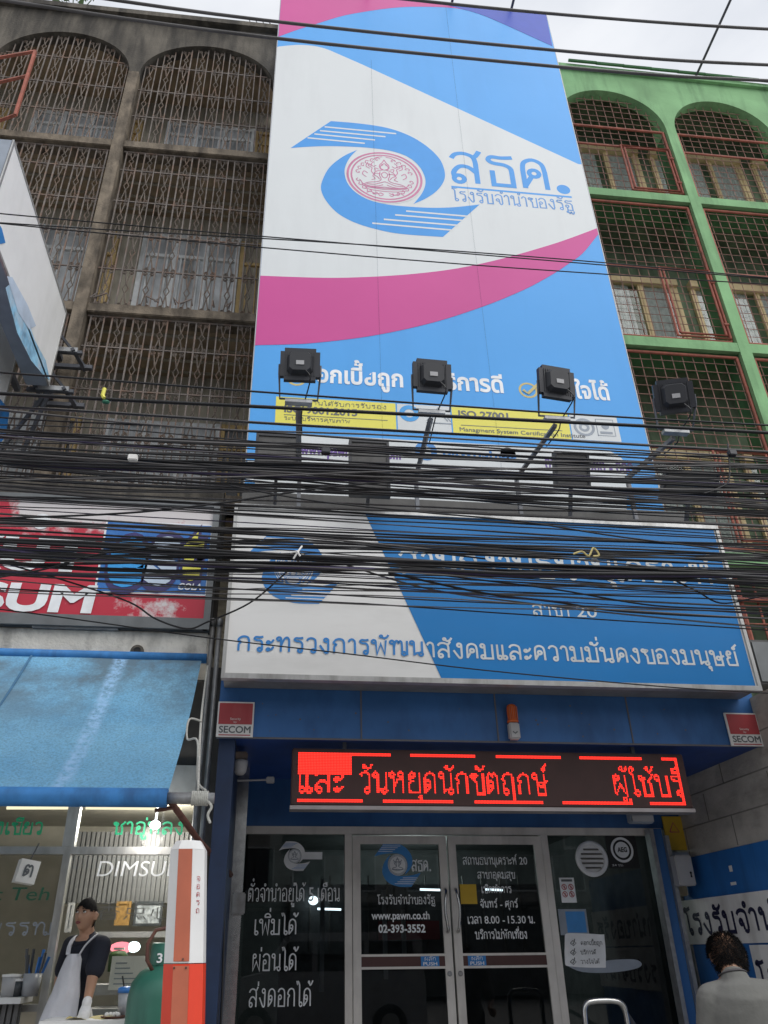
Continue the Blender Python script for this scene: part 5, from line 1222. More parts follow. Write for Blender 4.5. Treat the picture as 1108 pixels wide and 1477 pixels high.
for sx_ in (-2.12, -3.6):
    b = MB(); q = []
    for j in range(13):
        t_ = j/12; q.append(Vector((sx_-.02*t_, 6.72-1.36*t_-.006, 3.84-1.36*t_-.07*math.sin(math.pi*t_)-.035*math.sin(math.pi*t_)*abs(math.sin((sx_+1.36)*math.pi/1.45))+.008)))
    b.tube(q, .010, 6, [.35]*13); b.build('seam', 'canvas_dark', aw, smooth=True)
b = MB(); b.tube([(-7, 6.74, 3.86), (-.62, 6.74, 3.86)], .045, 12); b.build('top_roll', 'canvas_edge', aw, smooth=True)
b = MB(); b.tube([(-7, 5.35, 2.44), (-.66, 5.35, 2.44)], .06, 12); b.build('bottom_roll', 'canvas_edge', aw, smooth=True)
b = MB(); b.tube([(-.66, 5.35, 2.44), (-.36, 5.35, 2.44)], .035, 12); b.build('roller_end', 'galv', aw, smooth=True)
b = MB()
for k in range(9): b.tube([(-.50+k*.012, 5.35+.042*math.cos(t_), 2.44+.042*math.sin(t_)) for t_ in np.linspace(0, 6.28, 10)], .007, 5)
top = Vector((-.60, 6.7, 3.78))
b.tube(smooth_pts([top, Vector((-.56, 6.1, 3.15)), Vector((-.47, 5.36, 2.49))], 6), .009, 6)
b.tube(smooth_pts([Vector((-.55, 6.05, 3.12)), Vector((-.64, 6.0, 3.12)), Vector((-.63, 5.9, 2.95)), Vector((-.54, 5.75, 2.9)), Vector((-.5, 5.6, 2.6)), Vector((-.42, 5.36, 2.49))], 5), .008, 6)
b.tube(smooth_pts([Vector((-.40, 5.33, 2.42)), Vector((-.37, 5.3, 2.38)), Vector((-.39, 5.3, 2.33)), Vector((-.37, 5.3, 2.28))], 4), .009, 5)
b.build('rope', 'rope', aw, smooth=True)
b = MB(); q0 = P(246, 1156, 5.4); q1 = P(287, 1213, 6.2); q2 = P(333, 1262, 7.0)
b.tube([q0, q1, q2], .022, 8); b.tube([q0+Vector((.02, .05, -.03)), q0+Vector((-.1, .05, -.05))], .014, 6); b.build('support_arm', 'brown_pipe', aw, smooth=True)

# red sign above the awning
M['red_sign'] = m = bpy.data.materials.new('red_sign'); m.use_nodes = True; n = m.node_tree.nodes; l = m.node_tree.links; bs = n['Principled BSDF']; bs.inputs['Roughness'].default_value = .45
ge = n.new('ShaderNodeNewGeometry'); pos = ge.outputs['Position']; sx = n.new('ShaderNodeSeparateXYZ'); l.new(pos, sx.inputs[0])
nf = noise_node(9, 9, pos, .72)
def mrange(sock, a, c):
    q = n.new('ShaderNodeMapRange'); q.inputs[1].default_value = a; q.inputs[2].default_value = c; l.new(sock, q.inputs[0]); return q.outputs[0]
def mth(op, a, c):
    q = n.new('ShaderNodeMath'); q.operation = op
    for i, v in enumerate((a, c)):
        if isinstance(v, (int, float)): q.inputs[i].default_value = v
        else: l.new(v, q.inputs[i])
    return q.outputs[0]
zup = mth('MULTIPLY', mrange(sx.outputs[2], 4.95, 5.3), mrange(sx.outputs[0], -2.75, -2.45))
low = mth('MULTIPLY', mrange(sx.outputs[2], 4.52, 4.38), mth('MULTIPLY', mrange(sx.outputs[0], -1.75, -1.2), mrange(sx.outputs[0], -.75, -.95)))
fac = mth('ADD', mth('ADD', zup, mth('MULTIPLY', low, .55)), mth('MULTIPLY', mth('SUBTRACT', nf, .5), 2.0))
cc = ramp(fac, .35, .75, (.52, .022, .05, 1), (.68, .64, .64, 1)); l.new(cc, bs.inputs['Base Color'])
YR = 6.75
rs = thing('red_sign', 'red shop sign with white SUM lettering and a blue cola panel, above the concrete lintel', 'sign', (-2.5, YR, 4.2))
MB().box(-7, -.62, YR+.004, 6.98, 4.13, 5.47).build('cabinet', 'frame_grey', rs)
b = MB(); b.box(-7, -.64, YR-.03, YR+.02, 4.13, 4.235); b.box(-7, -.64, YR-.03, YR+.02, 5.42, 5.48); b.box(-.68, -.62, YR-.032, YR+.02, 4.13, 5.48); b.build('frame', 'frame_grey', rs)
MB().quad((-7, YR, 4.235), (-.68, YR, 4.235), (-.68, YR, 5.42), (-7, YR, 5.42)).build('face', 'red_sign', rs)
text_px('SUM', (-40, 879), (132, 881), YR-.01, 37, .04, None, .08).build('lettering', 'vinyl_white', rs)
text_px('KUT', (-70, 818), (128, 820), YR-.01, 44, .05, None, .05).build('lettering', 'vinyl_white', rs)
c = P(60, 752, YR-.005); disc((c.x, YR-.006, c.z), .085, 24).build('white_dot', 'vinyl_white', rs)
E_ = [(155, 752), (305, 760), (296, 857), (140, 853)]
A, B, C_, D = [P(*p, YR) for p in E_]
ex0, ex1, ez0, ez1 = (A.x+D.x)/2, (B.x+C_.x)/2, (C_.z+D.z)/2, (A.z+B.z)/2
MB().quad((ex0-.02, YR-.004, ez0-.015), (ex1+.02, YR-.004, ez0-.015), (ex1+.02, YR-.004, ez1+.015), (ex0-.02, YR-.004, ez1+.015)).build('panel_border', 'vinyl_white', rs)
pn = MB().quad((ex0, YR-.007, ez0), (ex1, YR-.007, ez0), (ex1, YR-.007, ez1), (ex0, YR-.007, ez1)).build('cola_panel', 'est_blue', rs)
W_ = ex1-ex0; H_ = ez1-ez0
def est(ch, u0, u1, v0, h, mat, bold, dy): text(ch, (ex0+W_*u0, YR-dy, ez0+H_*v0), XU, ZV, H_*h, W_*(u1-u0), bold, None, .08).build('lettering', mat, pn)
for ch, u0, u1, v0, h, mt in (('e', .05, .40, .13, .86, 'est_cyan'), ('s', .42, .70, .17, .86, 'est_pale'), ('t', .72, .93, .24, .72, 'print_yellow')):
    est(ch, u0-.025, u1+.025, v0-.03, h+.06, 'est_navy', .10, .010); est(ch, u0, u1, v0, h, mt, .05, .014)
text('COLA', (ex0+W_*.74, YR-.018, ez0+H_*.05), XU, ZV, H_*.085, W_*.22, .02, None, .2).build('lettering', 'vinyl_white', pn)
b = MB(); q = P(52, 900, 6.85); b.box(q.x, q.x+.75, 6.75, 6.9, 4.115, 4.128); b.build('metal_strip', 'galv', rs)

# two blade signs jutting out over the street
def blade(x1, th, y0, y1, z0, z1, label):
    t = thing('blade_sign', label, 'sign', (x1-th/2, y1, z0))
    MB().box(x1-th, x1, y0, y1, z0, z1, .006).build('cabinet', 'print_grey', t)
    b = MB(); b.quad((x1+.003, y0+.03, z0+.03), (x1+.003, y1-.03, z0+.03), (x1+.003, y1-.03, z1-.03), (x1+.003, y0+.03, z1-.03)); f = b.build('face', 'blade_white', t)
    b = MB()
    for (ya, yb, za, zb2) in ((y0, y1, z0-.003, z0+.03), (y0, y1, z1-.03, z1+.003), (y0, y0+.03, z0+.03, z1-.03), (y1-.03, y1, z0+.03, z1-.03)): b.box(x1-.01, x1+.008, ya, yb, za, zb2)
    b.build('rim', 'alu', t)
    b = MB(); b.bar((x1-th/2, y1, z1-.3), (x1-th/2, 7.42, z1-.3), .06); b.bar((x1-th/2, y1, z0+.2), (x1-th/2, 7.42, z0+.2), .06); b.build('bracket', 'pole_dark', t)
    return t, f
t, f = blade(-2.59, .24, 4.71, 6.9, 6.94, 8.02, 'white blade sign with faded blue artwork jutting out at the left edge, the nearer one')
bl = [PX(x, y, -2.582) for x, y in ((8, 415), (20, 405), (33, 440), (50, 490), (66, 520), (72, 548), (66, 545), (45, 520), (25, 480))]
MB().poly([bl]).build('artwork', 'art_blue', f)
b2 = [PX(x, y, -2.580) for x, y in ((10, 398), (18, 400), (40, 440), (52, 470), (42, 475), (26, 450))]; MB().poly([b2]).build('artwork', 'est_pale', f)
b3 = [PX(x, y, -2.582) for x, y in ((-20, 290), (3, 330), (8, 350), (0, 352), (-20, 320))]; MB().poly([b3]).build('artwork', 'sign_text_blue', f)
t, f = blade(-3.0, .24, 4.75, 6.9, 6.5, 7.57, 'white blade sign partly hidden behind the nearer one at the left edge')
b4 = [PX(x, y, -2.992) for x, y in ((0, 575), (14, 592), (8, 630), (0, 640))]; MB().poly([b4]).build('artwork', 'sign_text_blue', f)
for z, lab in ((7.56, 'dark rusty steel bracket on the brown pillar beside the blade sign, upper of two'), (7.0, 'dark rusty steel bracket on the brown pillar at the lower corner of the blade sign')):
    t = thing('steel_bracket', lab, 'bracket', (-2.6, 7.3, z))
    b = MB(); b.bar((-2.85, 7.3, z), (-2.3, 7.3, z), .05); b.bar((-2.85, 7.0, z-.04), (-2.35, 7.0, z-.04), .04); b.bar((-2.75, 7.35, z), (-2.75, 6.7, z-.02), .045); b.bar((-2.4, 7.35, z), (-2.45, 6.95, z-.03), .04)
    b.bar((-2.75, 7.0, z+.36), (-2.4, 7.3, z+.03), .03)
    if z < 7.2: b.bar((-2.85, 7.3, 6.3), (-2.6, 7.0, 6.98), .035); b.bar((-3.1, 7.3, 6.3), (-2.62, 7.0, 6.96), .035)
    b.build('steelwork', 'pole_dark', t)
    MB().bar((-2.75, 6.975, z-.02), (-2.4, 6.975, z-.02), .06, .012).build('plate', 'galv', t)

# pipes and dark post between the two shops
for i, (x, lab) in enumerate(((-.60, 'grey drain pipe between the red sign and the white sign box, left of two'), (-.535, 'grey drain pipe between the red sign and the white sign box, right of two'))):
    b = MB(); b.tube([(x, 6.82, .15), (x, 6.82, 4.22+.02*i)], .022, 10); b.lathe((x, 6.82, 4.2), [(.03, 0), (.03, .06), (.024, .075), (0, .08)], 12); tag(b.build('drain_pipe', 'galv', loc=(x, 6.82, .15), smooth=True), lab, 'pipe')
for i in range(4):
    q = [P(316+i*5, 985, 6.3), P(320+i*3, 1120, 6.5), P(312+i*4, 1300, 6.6), P(303+i*5, 1477, 6.6)]; q = [Vector((p.x, 6.55+.03*i, p.z)) for p in q]; q.append(Vector((q[-1].x, q[-1].y, .15)))
    tag(MB().tube(smooth_pts(q, 5), .009, 6).build('down_cable', 'cable', loc=q[-1]), 'black cable running down the gap between the two shops', 'cable', 'cables down the gap between the shops')

# octagonal red and white pillar
A, B = P(264, 1477, 4.9), P(273, 1214, 4.9); ax = (B-A).normalized()
og = A-ax*((A.z-.15)/ax.z); hgt = (B-og).length
t = thing('barrier_pillar', 'octagonal plastic pillar, orange red below and white above with a faded orange strip', 'pillar', og)
oc = lambda r: [(r*math.cos(math.pi*(2*k+1)/8+R(-6)), r*math.sin(math.pi*(2*k+1)/8+R(-6))) for k in range(8)]
def octa(z0, z1, r0, r1):
    b = MB(); vs = []
    for z, r in ((z0, r0), (z1, r1)): vs += [og+ax*z+Vector((x, y, 0)) for x, y in oc(r)]
    b.add(vs, [tuple(range(7, -1, -1)), tuple(range(8, 16))]+[(i, (i+1) % 8, 8+(i+1) % 8, 8+i) for i in range(8)]); return b
hs_ = (P(240, 1390, 4.9).z-og.z)/ax.z
octa(0, hs_-.002, .122, .115).build('lower_section', 'orange', t)
octa(hs_+.002, hgt-.05, .114, .106).build('upper_section', 'white_paint', t)
octa(hgt-.049, hgt, .106, .075).build('cap', 'white_paint', t)
# the strip: the face turned to the camera
pts = oc(1); fi = min(range(8), key=lambda k: (pts[k][1]+pts[(k+1) % 8][1]))
def face(z, r, f): a_ = Vector(pts[fi]+(0,))*r; c_ = Vector(pts[(fi+1) % 8]+(0,))*r; return og+ax*z+a_.lerp(c_, f)+Vector((0, -.004, 0))
MB().quad(face(0, .122, .02), face(0, .122, .98), face(hs_-.01, .115, .98), face(hs_-.01, .115, .02)).build('strip', 'faded_orange', t)
MB().quad(face(hs_+.01, .114, .02), face(hs_+.01, .114, .98), face(hgt-.05, .106, .98), face(hgt-.05, .106, .02)).build('strip', 'faded_orange', t)
b = MB()
for k, z in ((.1, hs_-.02), (.6, hs_+.02), (.8, hs_-.02)): disc(face(z, .1165, k)+Vector((0, -.003, 0)), .006, 10, mb=b)
b.build('rivet', 'brown_pipe', t)
fj = (fi+1) % 8
def face2(z, r, f): a_ = Vector(pts[fj]+(0,))*r; c_ = Vector(pts[(fj+1) % 8]+(0,))*r; nn = (a_+c_).normalized()*.003; return og+ax*z+a_.lerp(c_, f)+nn
u = (face2(hs_+.12, .113, 1)-face2(hs_+.12, .113, 0)).normalized()
b = MB()
for k, chh in enumerate('จอดรถ'):
    try: text(chh, face2(hs_+.40-.04*k, .11, .35), u, ax, .022, .024, .0, b)
    except Exception: pass
b.build('lettering', 'dull_red', t)

# gas cylinder
c = P(236, 1440, 5.9); zt = P(236, 1396, 5.9).z; t = thing('gas_cylinder', 'tall dark green gas cylinder behind the red and white pillar', 'gas cylinder', (c.x, 5.9, .35))
b = MB(); b.lathe((c.x, 5.9, 0), [(.2, .35), (.225, .4), (.225, zt-.16), (.21, zt-.08), (.165, zt-.02), (.1, zt+.015), (0, zt+.02)], 32); b.build('body', 'gas_green', t, smooth=True)
b = MB(); zc = P(236, 1362, 5.9).z; b.lathe((c.x, 5.9, 0), [(.105, zt), (.11, zt+.02), (.11, zc), (.1, zc+.01), (.1, zt+.05)], 24); b.build('collar', 'gas_green', t, smooth=True)
b = MB(); b.tube([P(242, 1338, 5.75), P(225, 1342, 5.75), P(213, 1362, 5.75), P(212, 1385, 5.75), P(220, 1400, 5.78)], .012, 8); b.build('hose', 'brown_pipe', t, smooth=True)
text('3', (c.x-.055, 5.786, zt+.03), XU, ZV, .05, .035, .02).build('lettering', 'vinyl_white', t)

# serving counter in front of the woman, with what stands on it
zc = P(150, 1471, 6.2).z
t = thing('serving_counter', 'white edged serving counter in front of the woman in the apron', 'counter', (-1.3, 6.4, .35))
MB().box(-1.42, -.55, 6.15, 6.62, zc-.035, zc).build('top', 'white_paint', t); MB().box(-1.36, -.6, 6.2, 6.6, .35, zc-.035).build('body', 'grey_box', t)
c = P(180, 1452, 6.4); t = thing('drink_cup', 'clear plastic cup with a blue lid and dark straw on the counter', 'cup', (c.x, 6.4, zc))
b = MB(); hh = P(180, 1432, 6.4).z-zc; b.lathe((c.x, 6.4, zc), [(.04, .002), (.055, hh)], 20); b.build('cup', 'cup_clear', t, smooth=True)
MB().lathe((c.x, 6.4, zc), [(.058, hh), (.06, hh+.025), (.045, hh+.035), (0, hh+.04)], 20).build('lid', 'lid_blue', t, smooth=True); MB().tube([(c.x-.01, 6.4, zc+hh), (c.x-.04, 6.4, zc+hh+.1)], .006, 6).build('straw', 'black', t)
c = P(135, 1470, 6.35); t = thing('wrapping_sheet', 'yellow wrapping paper lying on the white counter by the gloved hand', 'paper', (c.x, 6.35, zc)); 
b = MB(); b.v = [Vector((c.x-.16+.3*i/6, 6.22+.2*j/3, zc+.004+.012*math.sin(i*1.3+j))) for j in range(4) for i in range(7)]; b.f = [(j*7+i, j*7+i+1, j*7+i+8, j*7+i+7) for j in range(3) for i in range(6)]; b.build('paper', 'food_yellow', t)
c = P(163, 1470, 6.3); t = thing('food_tray', 'small tray of brown and white dumplings at the counter edge', 'food', (c.x, 6.3, zc))
MB().lathe((c.x, 6.3, zc), [(.07, .002), (.085, .015), (.078, .015), (.065, .006), (0, .006)], 20).build('tray', 'brown_pipe', t)
b = MB()
for k in range(9): a_ = k*.7; b.ball((c.x+.045*math.cos(a_)*(k % 3)/2, 6.3+.045*math.sin(a_)*(k % 3)/2, zc+.022), .016, 8)
b.build('dumpling', 'board_white', t, smooth=True)
A = P(0, 1440, 7.2)
for i, (px, w_, h_, mt, nm, lab) in enumerate(((12, .07, .13, 'grey_box', 'plastic_tub', 'pale plastic tub on the left shelf of the dim sum shop'), (22, .05, .10, 'win_dark', 'sauce_pot', 'small dark sauce pot next to the pale tub on the left shelf'))):
    c = P(px, 1440, 7.15); t = thing(nm, lab, 'container', (c.x, 7.15, A.z+.01)); MB().lathe((c.x, 7.15, A.z+.012), [(w_*.85, 0), (w_, h_)], 18).build('body', mt, t, smooth=True); MB().lathe((c.x, 7.15, A.z+.012), [(w_*1.06, h_), (w_*1.06, h_+.015), (0, h_+.02)], 18).build('lid', 'white_paint', t)
c = P(48, 1438, 7.15); t = thing('utensil_jar', 'clear jar of blue handled utensils on the left shelf of the dim sum shop', 'jar', (c.x-.03, 7.15, A.z+.01))
MB().lathe((c.x-.03, 7.15, A.z+.012), [(.06, 0), (.07, .15)], 18).build('jar', 'cup_clear', t, smooth=True)
b = MB(); b2 = MB()
for k in range(8):
    a_ = random.uniform(-.35, .35); q = Vector((c.x-.03+random.uniform(-.04, .04), 7.15+random.uniform(-.03, .03), A.z+.05)); e = q+Vector((a_*.3, 0, .22+.06*random.random())); (b if k % 2 else b2).tube([q, e], [.006, .012], 6)
b.build('spoon', 'lid_blue', t); b2.build('tongs', 'win_dark', t)

# ================================================================== overhead cables
def cable(y554, Y, r, mat, label, group, dz=0, wav=.012, sag=.12, name='cable', x0=-9, x1=11, seed=None):
    z0 = P(554, y554, Y).z; ph = random.uniform(0, 9); ph2 = random.uniform(0, 9); pts = []; n = 46
    yd = random.uniform(-.12, .12)
    for i in range(n+1):
        x = x0+(x1-x0)*i/n
        z = z0+dz*(x-1)+sag*((x-1)/10)**2+wav*(math.sin(x*.9+ph)+.5*math.sin(x*2.1+ph2)+.3*noise.noise((x*1.7, ph*3, 0)))
        pts.append((x, Y+yd*math.sin(x*.5+ph)*.5+wav*math.cos(x*1.1+ph2), z))
    b = MB().tube(pts, r, 5)
    return tag(b.build(name, mat, loc=(1, Y, z0), smooth=True), label, 'cable', group)
def cmat():
    q = random.random(); return 'cable_grey' if q < .34 else ('cable_purple' if q < .42 else 'cable')
for y, r in ((577, .008), (596, .014)):
    cable(y, 4.55, r, 'cable', 'thin black cable crossing alone above the dense upper bundle, over the yellow certificates' if r < .01 else 'thick black cable crossing just above the dense upper bundle', None, 0, .004, .05)
G1 = 'cables in the dense upper bundle'; G2 = 'cables in the dense lower bundle'; G3 = 'loose cables between the two bundles'; G4 = 'loose cables below the lower bundle'
for i in range(54):
    y = random.choice((random.gauss(660, 16), random.gauss(712, 11), random.uniform(618, 738), random.gauss(690, 9)))
    cable(y, random.uniform(4.35, 4.8), random.choice((.0045, .005, .006, .007, .008, .011)), cmat(), 'black cable in the dense upper bundle across the foot of the tall banner', G1, random.gauss(0, .010), random.uniform(.004, .03), random.uniform(0, .25))
for i in range(42):
    y = random.choice((random.gauss(803, 12), random.gauss(820, 11), random.gauss(787, 11)))
    cable(y, random.uniform(4.3, 4.7), random.choice((.0045, .005, .006, .007, .009, .012)), cmat(), 'black cable in the dense lower bundle sagging across the white and blue sign box', G2, random.gauss(0, .012), random.uniform(.006, .035), random.uniform(0, .25))
for i in range(13):
    cable(742+i*3.8+random.uniform(-2, 2), random.uniform(4.35, 4.75), random.choice((.004, .005, .006, .007)), cmat(), 'loose black cable strung between the upper and the lower cable bundle', G3, random.gauss(0, .014), random.uniform(.004, .02), random.uniform(0, .25))
for i in range(9):
    cable(832+i*6+random.uniform(-3, 3), random.uniform(4.35, 4.75), random.choice((.003, .004, .005)), cmat(), 'loose thin cable hanging below the lower cable bundle in front of the sign box', G4, random.gauss(.0, .018), random.uniform(.006, .03), random.uniform(.05, .35))
def px_cable(pts, Y, r, mat, label, group=None, n=6):
    q = [P(*p, Y) for p in pts]; o = MB().tube(smooth_pts(q, n), r, 5).build('cable', mat, loc=q[0], smooth=True); return tag(o, label, 'cable', group)
px_cable([(-200, 745), (0, 810), (95, 838), (185, 868), (225, 893), (270, 907), (300, 897), (360, 870), (405, 833), (440, 800)], 4.6, .006, 'cable', 'single black drop cable looping down past the red sign corner up to the lower bundle')
px_cable([(-200, 862), (0, 879), (300, 920), (500, 943), (700, 967), (950, 990), (1108, 1000), (1400, 1018)], 4.7, .0045, 'cable', 'thin black cable crossing the foot of the white and blue sign box')
px_cable([(560, 820), (680, 835), (800, 850), (930, 872), (1030, 878), (1108, 880), (1300, 885)], 4.5, .006, 'cable', 'black cable drooping over the blue half of the sign box', 'cables drooping over the blue half of the sign box')
px_cable([(560, 826), (700, 856), (800, 868), (900, 882), (1108, 892), (1300, 892)], 4.5, .008, 'cable', 'black cable drooping over the blue half of the sign box', 'cables drooping over the blue half of the sign box')
px_cable([(500, 815), (620, 850), (760, 870), (900, 886), (1108, 905), (1300, 915)], 4.52, .006, 'cable_grey', 'black cable drooping over the blue half of the sign box', 'cables drooping over the blue half of the sign box')
px_cable([(900, 838), (940, 825), (1000, 850), (1040, 870), (1090, 862), (1140, 850)], 4.6, .006, 'cable', 'black cable end curling at the right end of the sign box')
px_cable([(-100, 695), (150, 690), (340, 688), (560, 680), (760, 676), (1000, 672), (1250, 668)], 4.3, .006, 'cable_grey', 'pale grey cable slanting upward across the dense upper bundle')
px_cable([(-100, 750), (150, 742), (300, 728), (500, 700), (700, 690), (900, 690), (1250, 690)], 4.32, .007, 'cable', 'black cable slanting up from the red sign into the upper bundle')
px_cable([(330, 700), (450, 722), (600, 738), (750, 752), (900, 775), (1108, 800), (1300, 822)], 4.32, .006, 'cable', 'black cable slanting down to the right across the sign box top')
px_cable([(-50, 840), (60, 822), (140, 800), (260, 786), (420, 778), (560, 790), (700, 806)], 4.34, .006, 'cable', 'black cable rising from the red sign to the lower bundle')
px_cable([(1050, 640), (1052, 690), (1035, 705), (1015, 712)], 4.3, .006, 'cable', 'short black cable end hanging from the upper bundle at the right')
for y, Y, r, lab in ((29+17, 4.4, .013, 'thick black power line across the banner top, lowest of three'), (30, 4.4, .013, 'thick black power line across the banner top, middle of three'), (0, 4.4, .012, 'thick black power line across the banner top, highest of three')):
    pass
for pts, lab in (([(-300, -26), (0, 10), (380, 51), (860, 104), (1108, 131), (1400, 160)], 'thick black power line across the top of the photo, lowest of three'),
                 ([(-300, -62), (0, -20), (380, 29), (860, 82), (1108, 110), (1400, 140)], 'thick black power line across the top of the photo, middle of three'),
                 ([(-300, -110), (300, -36), (605, 0), (860, 27), (1108, 54), (1400, 83)], 'thick black power line across the top of the photo, highest of three')):
    q = [P(*p, 4.4) for p in pts]; z = sum(v.z for v in q[1:5])/4; q = [Vector((v.x, 4.4, z+.012*(v.x-1)**2-.03)) for v in q]
    tag(MB().tube(smooth_pts(q, 6), .017, 8).build('power_line', 'cable_grey', loc=(1, 4.4, z), smooth=True), lab, 'power line')
for i, y in enumerate((355, 360, 366)):
    cable(y, 4.5, .0055, 'cable', 'thin black wire crossing the middle of the banner over the magenta band', 'three thin wires across the middle of the banner', (i-1)*.004, .003, .04)
# marker clamp, ties and splice closure on the cables
c = P(152, 566, 4.53); t = thing('cable_clamp', 'small yellow and green cable clamp on the topmost cable before the old shophouse', 'clamp', c)
b = MB(); b.tube([c+Vector((-.01, 0, .035)), c+Vector((-.015, 0, -.03)), c+Vector((.0, 0, -.05))], .014, 6); b.build('clip', 'print_yellow', t); b = MB(); b.ball(c+Vector((.015, 0, -.085)), .022, 8, (1.4, .8, .7)); b.build('knob', 'vinyl_green_dark', t)
c = P(428, 803, 4.28); t = thing('cable_tie', 'knotted white cable tie on the lower bundle before the sign emblem', 'cable tie', c)
b = MB(); b.tube([c+Vector((-.02, -.04, -.035)), c+Vector((0, -.05, 0)), c+Vector((.03, -.04, .055))], .006, 5); b.tube([c+Vector((-.04, -.05, 0)), c+Vector((.0, -.055, .01)), c+Vector((.02, -.05, -.02))], .006, 5); b.build('tie', 'board_white', t)
c = P(845, 805, 4.28); t = thing('cable_tie', 'pale twisted wire tie on the lower bundle before the blue half of the sign', 'cable tie', c)
b = MB(); b.tube(smooth_pts([c+Vector(v) for v in ((-.1, -.05, .0), (-.04, -.05, .02), (0, -.05, -.01), (.04, -.05, .05), (.07, -.05, .0), (.03, -.05, -.01))], 4), .006, 5); b.build('tie', 'food_yellow', t)
for i, (px, py) in enumerate(((192, 662), (470, 652), (1055, 655))):
    c = P(px, py, 4.3); t = thing('cable_splice', ('small pale splice box on the upper bundle before the old shophouse', 'dark splice box on the upper bundle before the tall banner', 'dark splice box on the upper bundle at the far right')[i], 'splice box', c)
    MB().box(c.x-.03, c.x+.03, 4.27, 4.31, c.z-.022, c.z+.022, .006).build('box', ('board_white', 'black_plastic', 'black_plastic')[i], t)

# ================================================================== people
def head_shape(mb, c, fw, up, s=1.0, male=False, n=44):
    fw = Vector(fw).normalized(); up = Vector(up); up = (up-fw*up.dot(fw)).normalized(); rt = fw.cross(up); o = len(mb.v); m = 34
    g = lambda x, z, cx, cz, sx_, sz_: math.exp(-((x-cx)/sx_)**2-((z-cz)/sz_)**2)
    for i in range(m+1):
        for j in range(n):
            t = math.pi*i/m; p = 2*math.pi*j/n
            x, y, z = math.sin(t)*math.sin(p), math.sin(t)*math.cos(p), math.cos(t)
            jaw = max(0, -z-.1)
            X, Y, Z = x*.076*(1-.38*jaw*(1 if y > -.3 else .6)), y*.094*(1-.12*max(0, y)), z*.116
            if y > 0:
                Y += .024*g(X, Z, 0, -.022, .013, .022)+.010*g(X, Z, 0, .005, .009, .02)
                for q in (-1, 1):
                    Y -= .010*g(X, Z, q*.031, .012, .017, .011); Y += .006*g(X, Z, q*.03, .034, .024, .009)+.005*g(X, Z, q*.042, -.03, .02, .022)
                    Y += .008*g(X, Z, q*.012, -.034, .008, .008)
                Y += .007*g(X, Z, 0, -.056, .022, .006)+.006*g(X, Z, 0, -.068, .018, .006)-.004*g(X, Z, 0, -.062, .02, .003)+.012*g(X, Z, 0, -.098, .022, .014)
            elif z < -.3: Y *= 1-.25*min(1, (-z-.3)*1.4)
            mb.v.append(c+(rt*X+fw*Y+up*Z)*s)
    for i in range(m):
        for j in range(n): mb.f.append((o+i*n+j, o+i*n+(j+1) % n, o+(i+1)*n+(j+1) % n, o+(i+1)*n+j))
    for q in (-1, 1):                         # ears
        e = c+(rt*(q*.076)+fw*(-.008)+up*(-.008))*s
        mb.tube([e+up*.03*s, e+(rt*q*.012-fw*.012)*s+up*.012*s, e+(rt*q*.008-fw*.006)*s-up*.018*s, e-up*.03*s], [.008*s, .013*s, .011*s, .006*s], 8)
    return rt, fw, up
def limb(mb, pts, rad, n=14, ell=None, up=None):
    mb.tube(pts, rad, n, ell, up)
    mb.ball(pts[0], rad[0]*.98, 12); mb.ball(pts[-1], rad[-1]*.98, 12)
def hand(mb, wrist, d, nrm, k=1.0, curl=.6, side=1, grow_=0):
    d = Vector(d).normalized(); nrm = Vector(nrm); nrm = (nrm-d*nrm.dot(d)).normalized(); w_ = d.cross(nrm)*side
    limb(mb, [wrist, wrist+d*.045*k, wrist+d*.085*k], [.026*k+grow_, .036*k+grow_, .036*k+grow_], 12, [.6, .45, .4])
    for i, (off, ln) in enumerate(((-.030, .068), (-.010, .078), (.010, .074), (.029, .058))):
        b0 = wrist+d*.085*k+w_*off*k; d1 = (d*math.cos(curl*.5)-nrm*math.sin(curl*.5)); d2 = (d*math.cos(curl*1.2)-nrm*math.sin(curl*1.2)); d3 = (d*math.cos(curl*1.7)-nrm*math.sin(curl*1.7))
        p1 = b0+d1*ln*.45*k+w_*off*.12; p2 = p1+d2*ln*.32*k; p3 = p2+d3*ln*.24*k
        limb(mb, [b0, p1, p2, p3], [.0095*k+grow_, .009*k+grow_, .008*k+grow_, .007*k+grow_], 8)
    b0 = wrist+d*.03*k-w_*.03*k; dt = (d*.7-w_*.65-nrm*.25).normalized(); p1 = b0+dt*.04*k; p2 = p1+(d*.9-w_*.2-nrm*.35).normalized()*.03*k
    limb(mb, [b0, p1, p2], [.013*k+grow_, .010*k+grow_, .008*k+grow_], 8)
def remesh(o, v, sm=4):
    r = o.modifiers.new('remesh', 'REMESH'); r.mode = 'VOXEL'; r.voxel_size = v; r.use_smooth_shade = True
    if sm: q = o.modifiers.new('smooth', 'SMOOTH'); q.iterations = sm; q.factor = .5
    return o
# woman behind the serving counter
W = lambda x, y, Y: P(x, y, Y)
wm = thing('person', 'woman in black shirt, white bib apron and white glove leaning on the serving counter', 'person', (W(110, 1420, 6.7).x, 6.75, .35))
hc = W(124, 1320, 6.68); hf = Vector((-.34, -.93, .10))
nb = W(126, 1352, 6.74); chest = W(124, 1378, 6.76); waist = W(108, 1428, 6.80); hip = W(97, 1470, 6.84); pel = hip+Vector((0, 0, -.12))
shN = W(147, 1364, 6.66); shF = W(103, 1364, 6.92); elN = W(133, 1412, 6.58); wrN = W(125, 1449, 6.42)
b = MB(); hr, hfw, hup = head_shape(b, hc, hf, (0, 0, 1), .97)
limb(b, [hc-hup*.05-hfw*.025, nb, nb+(chest-nb)*.3], [.052, .055, .07])
limb(b, [nb+(chest-nb)*.45, chest, waist, hip, pel], [.10, .135, .12, .15, .14], 20, [.75, .78, .8, .8, .8])
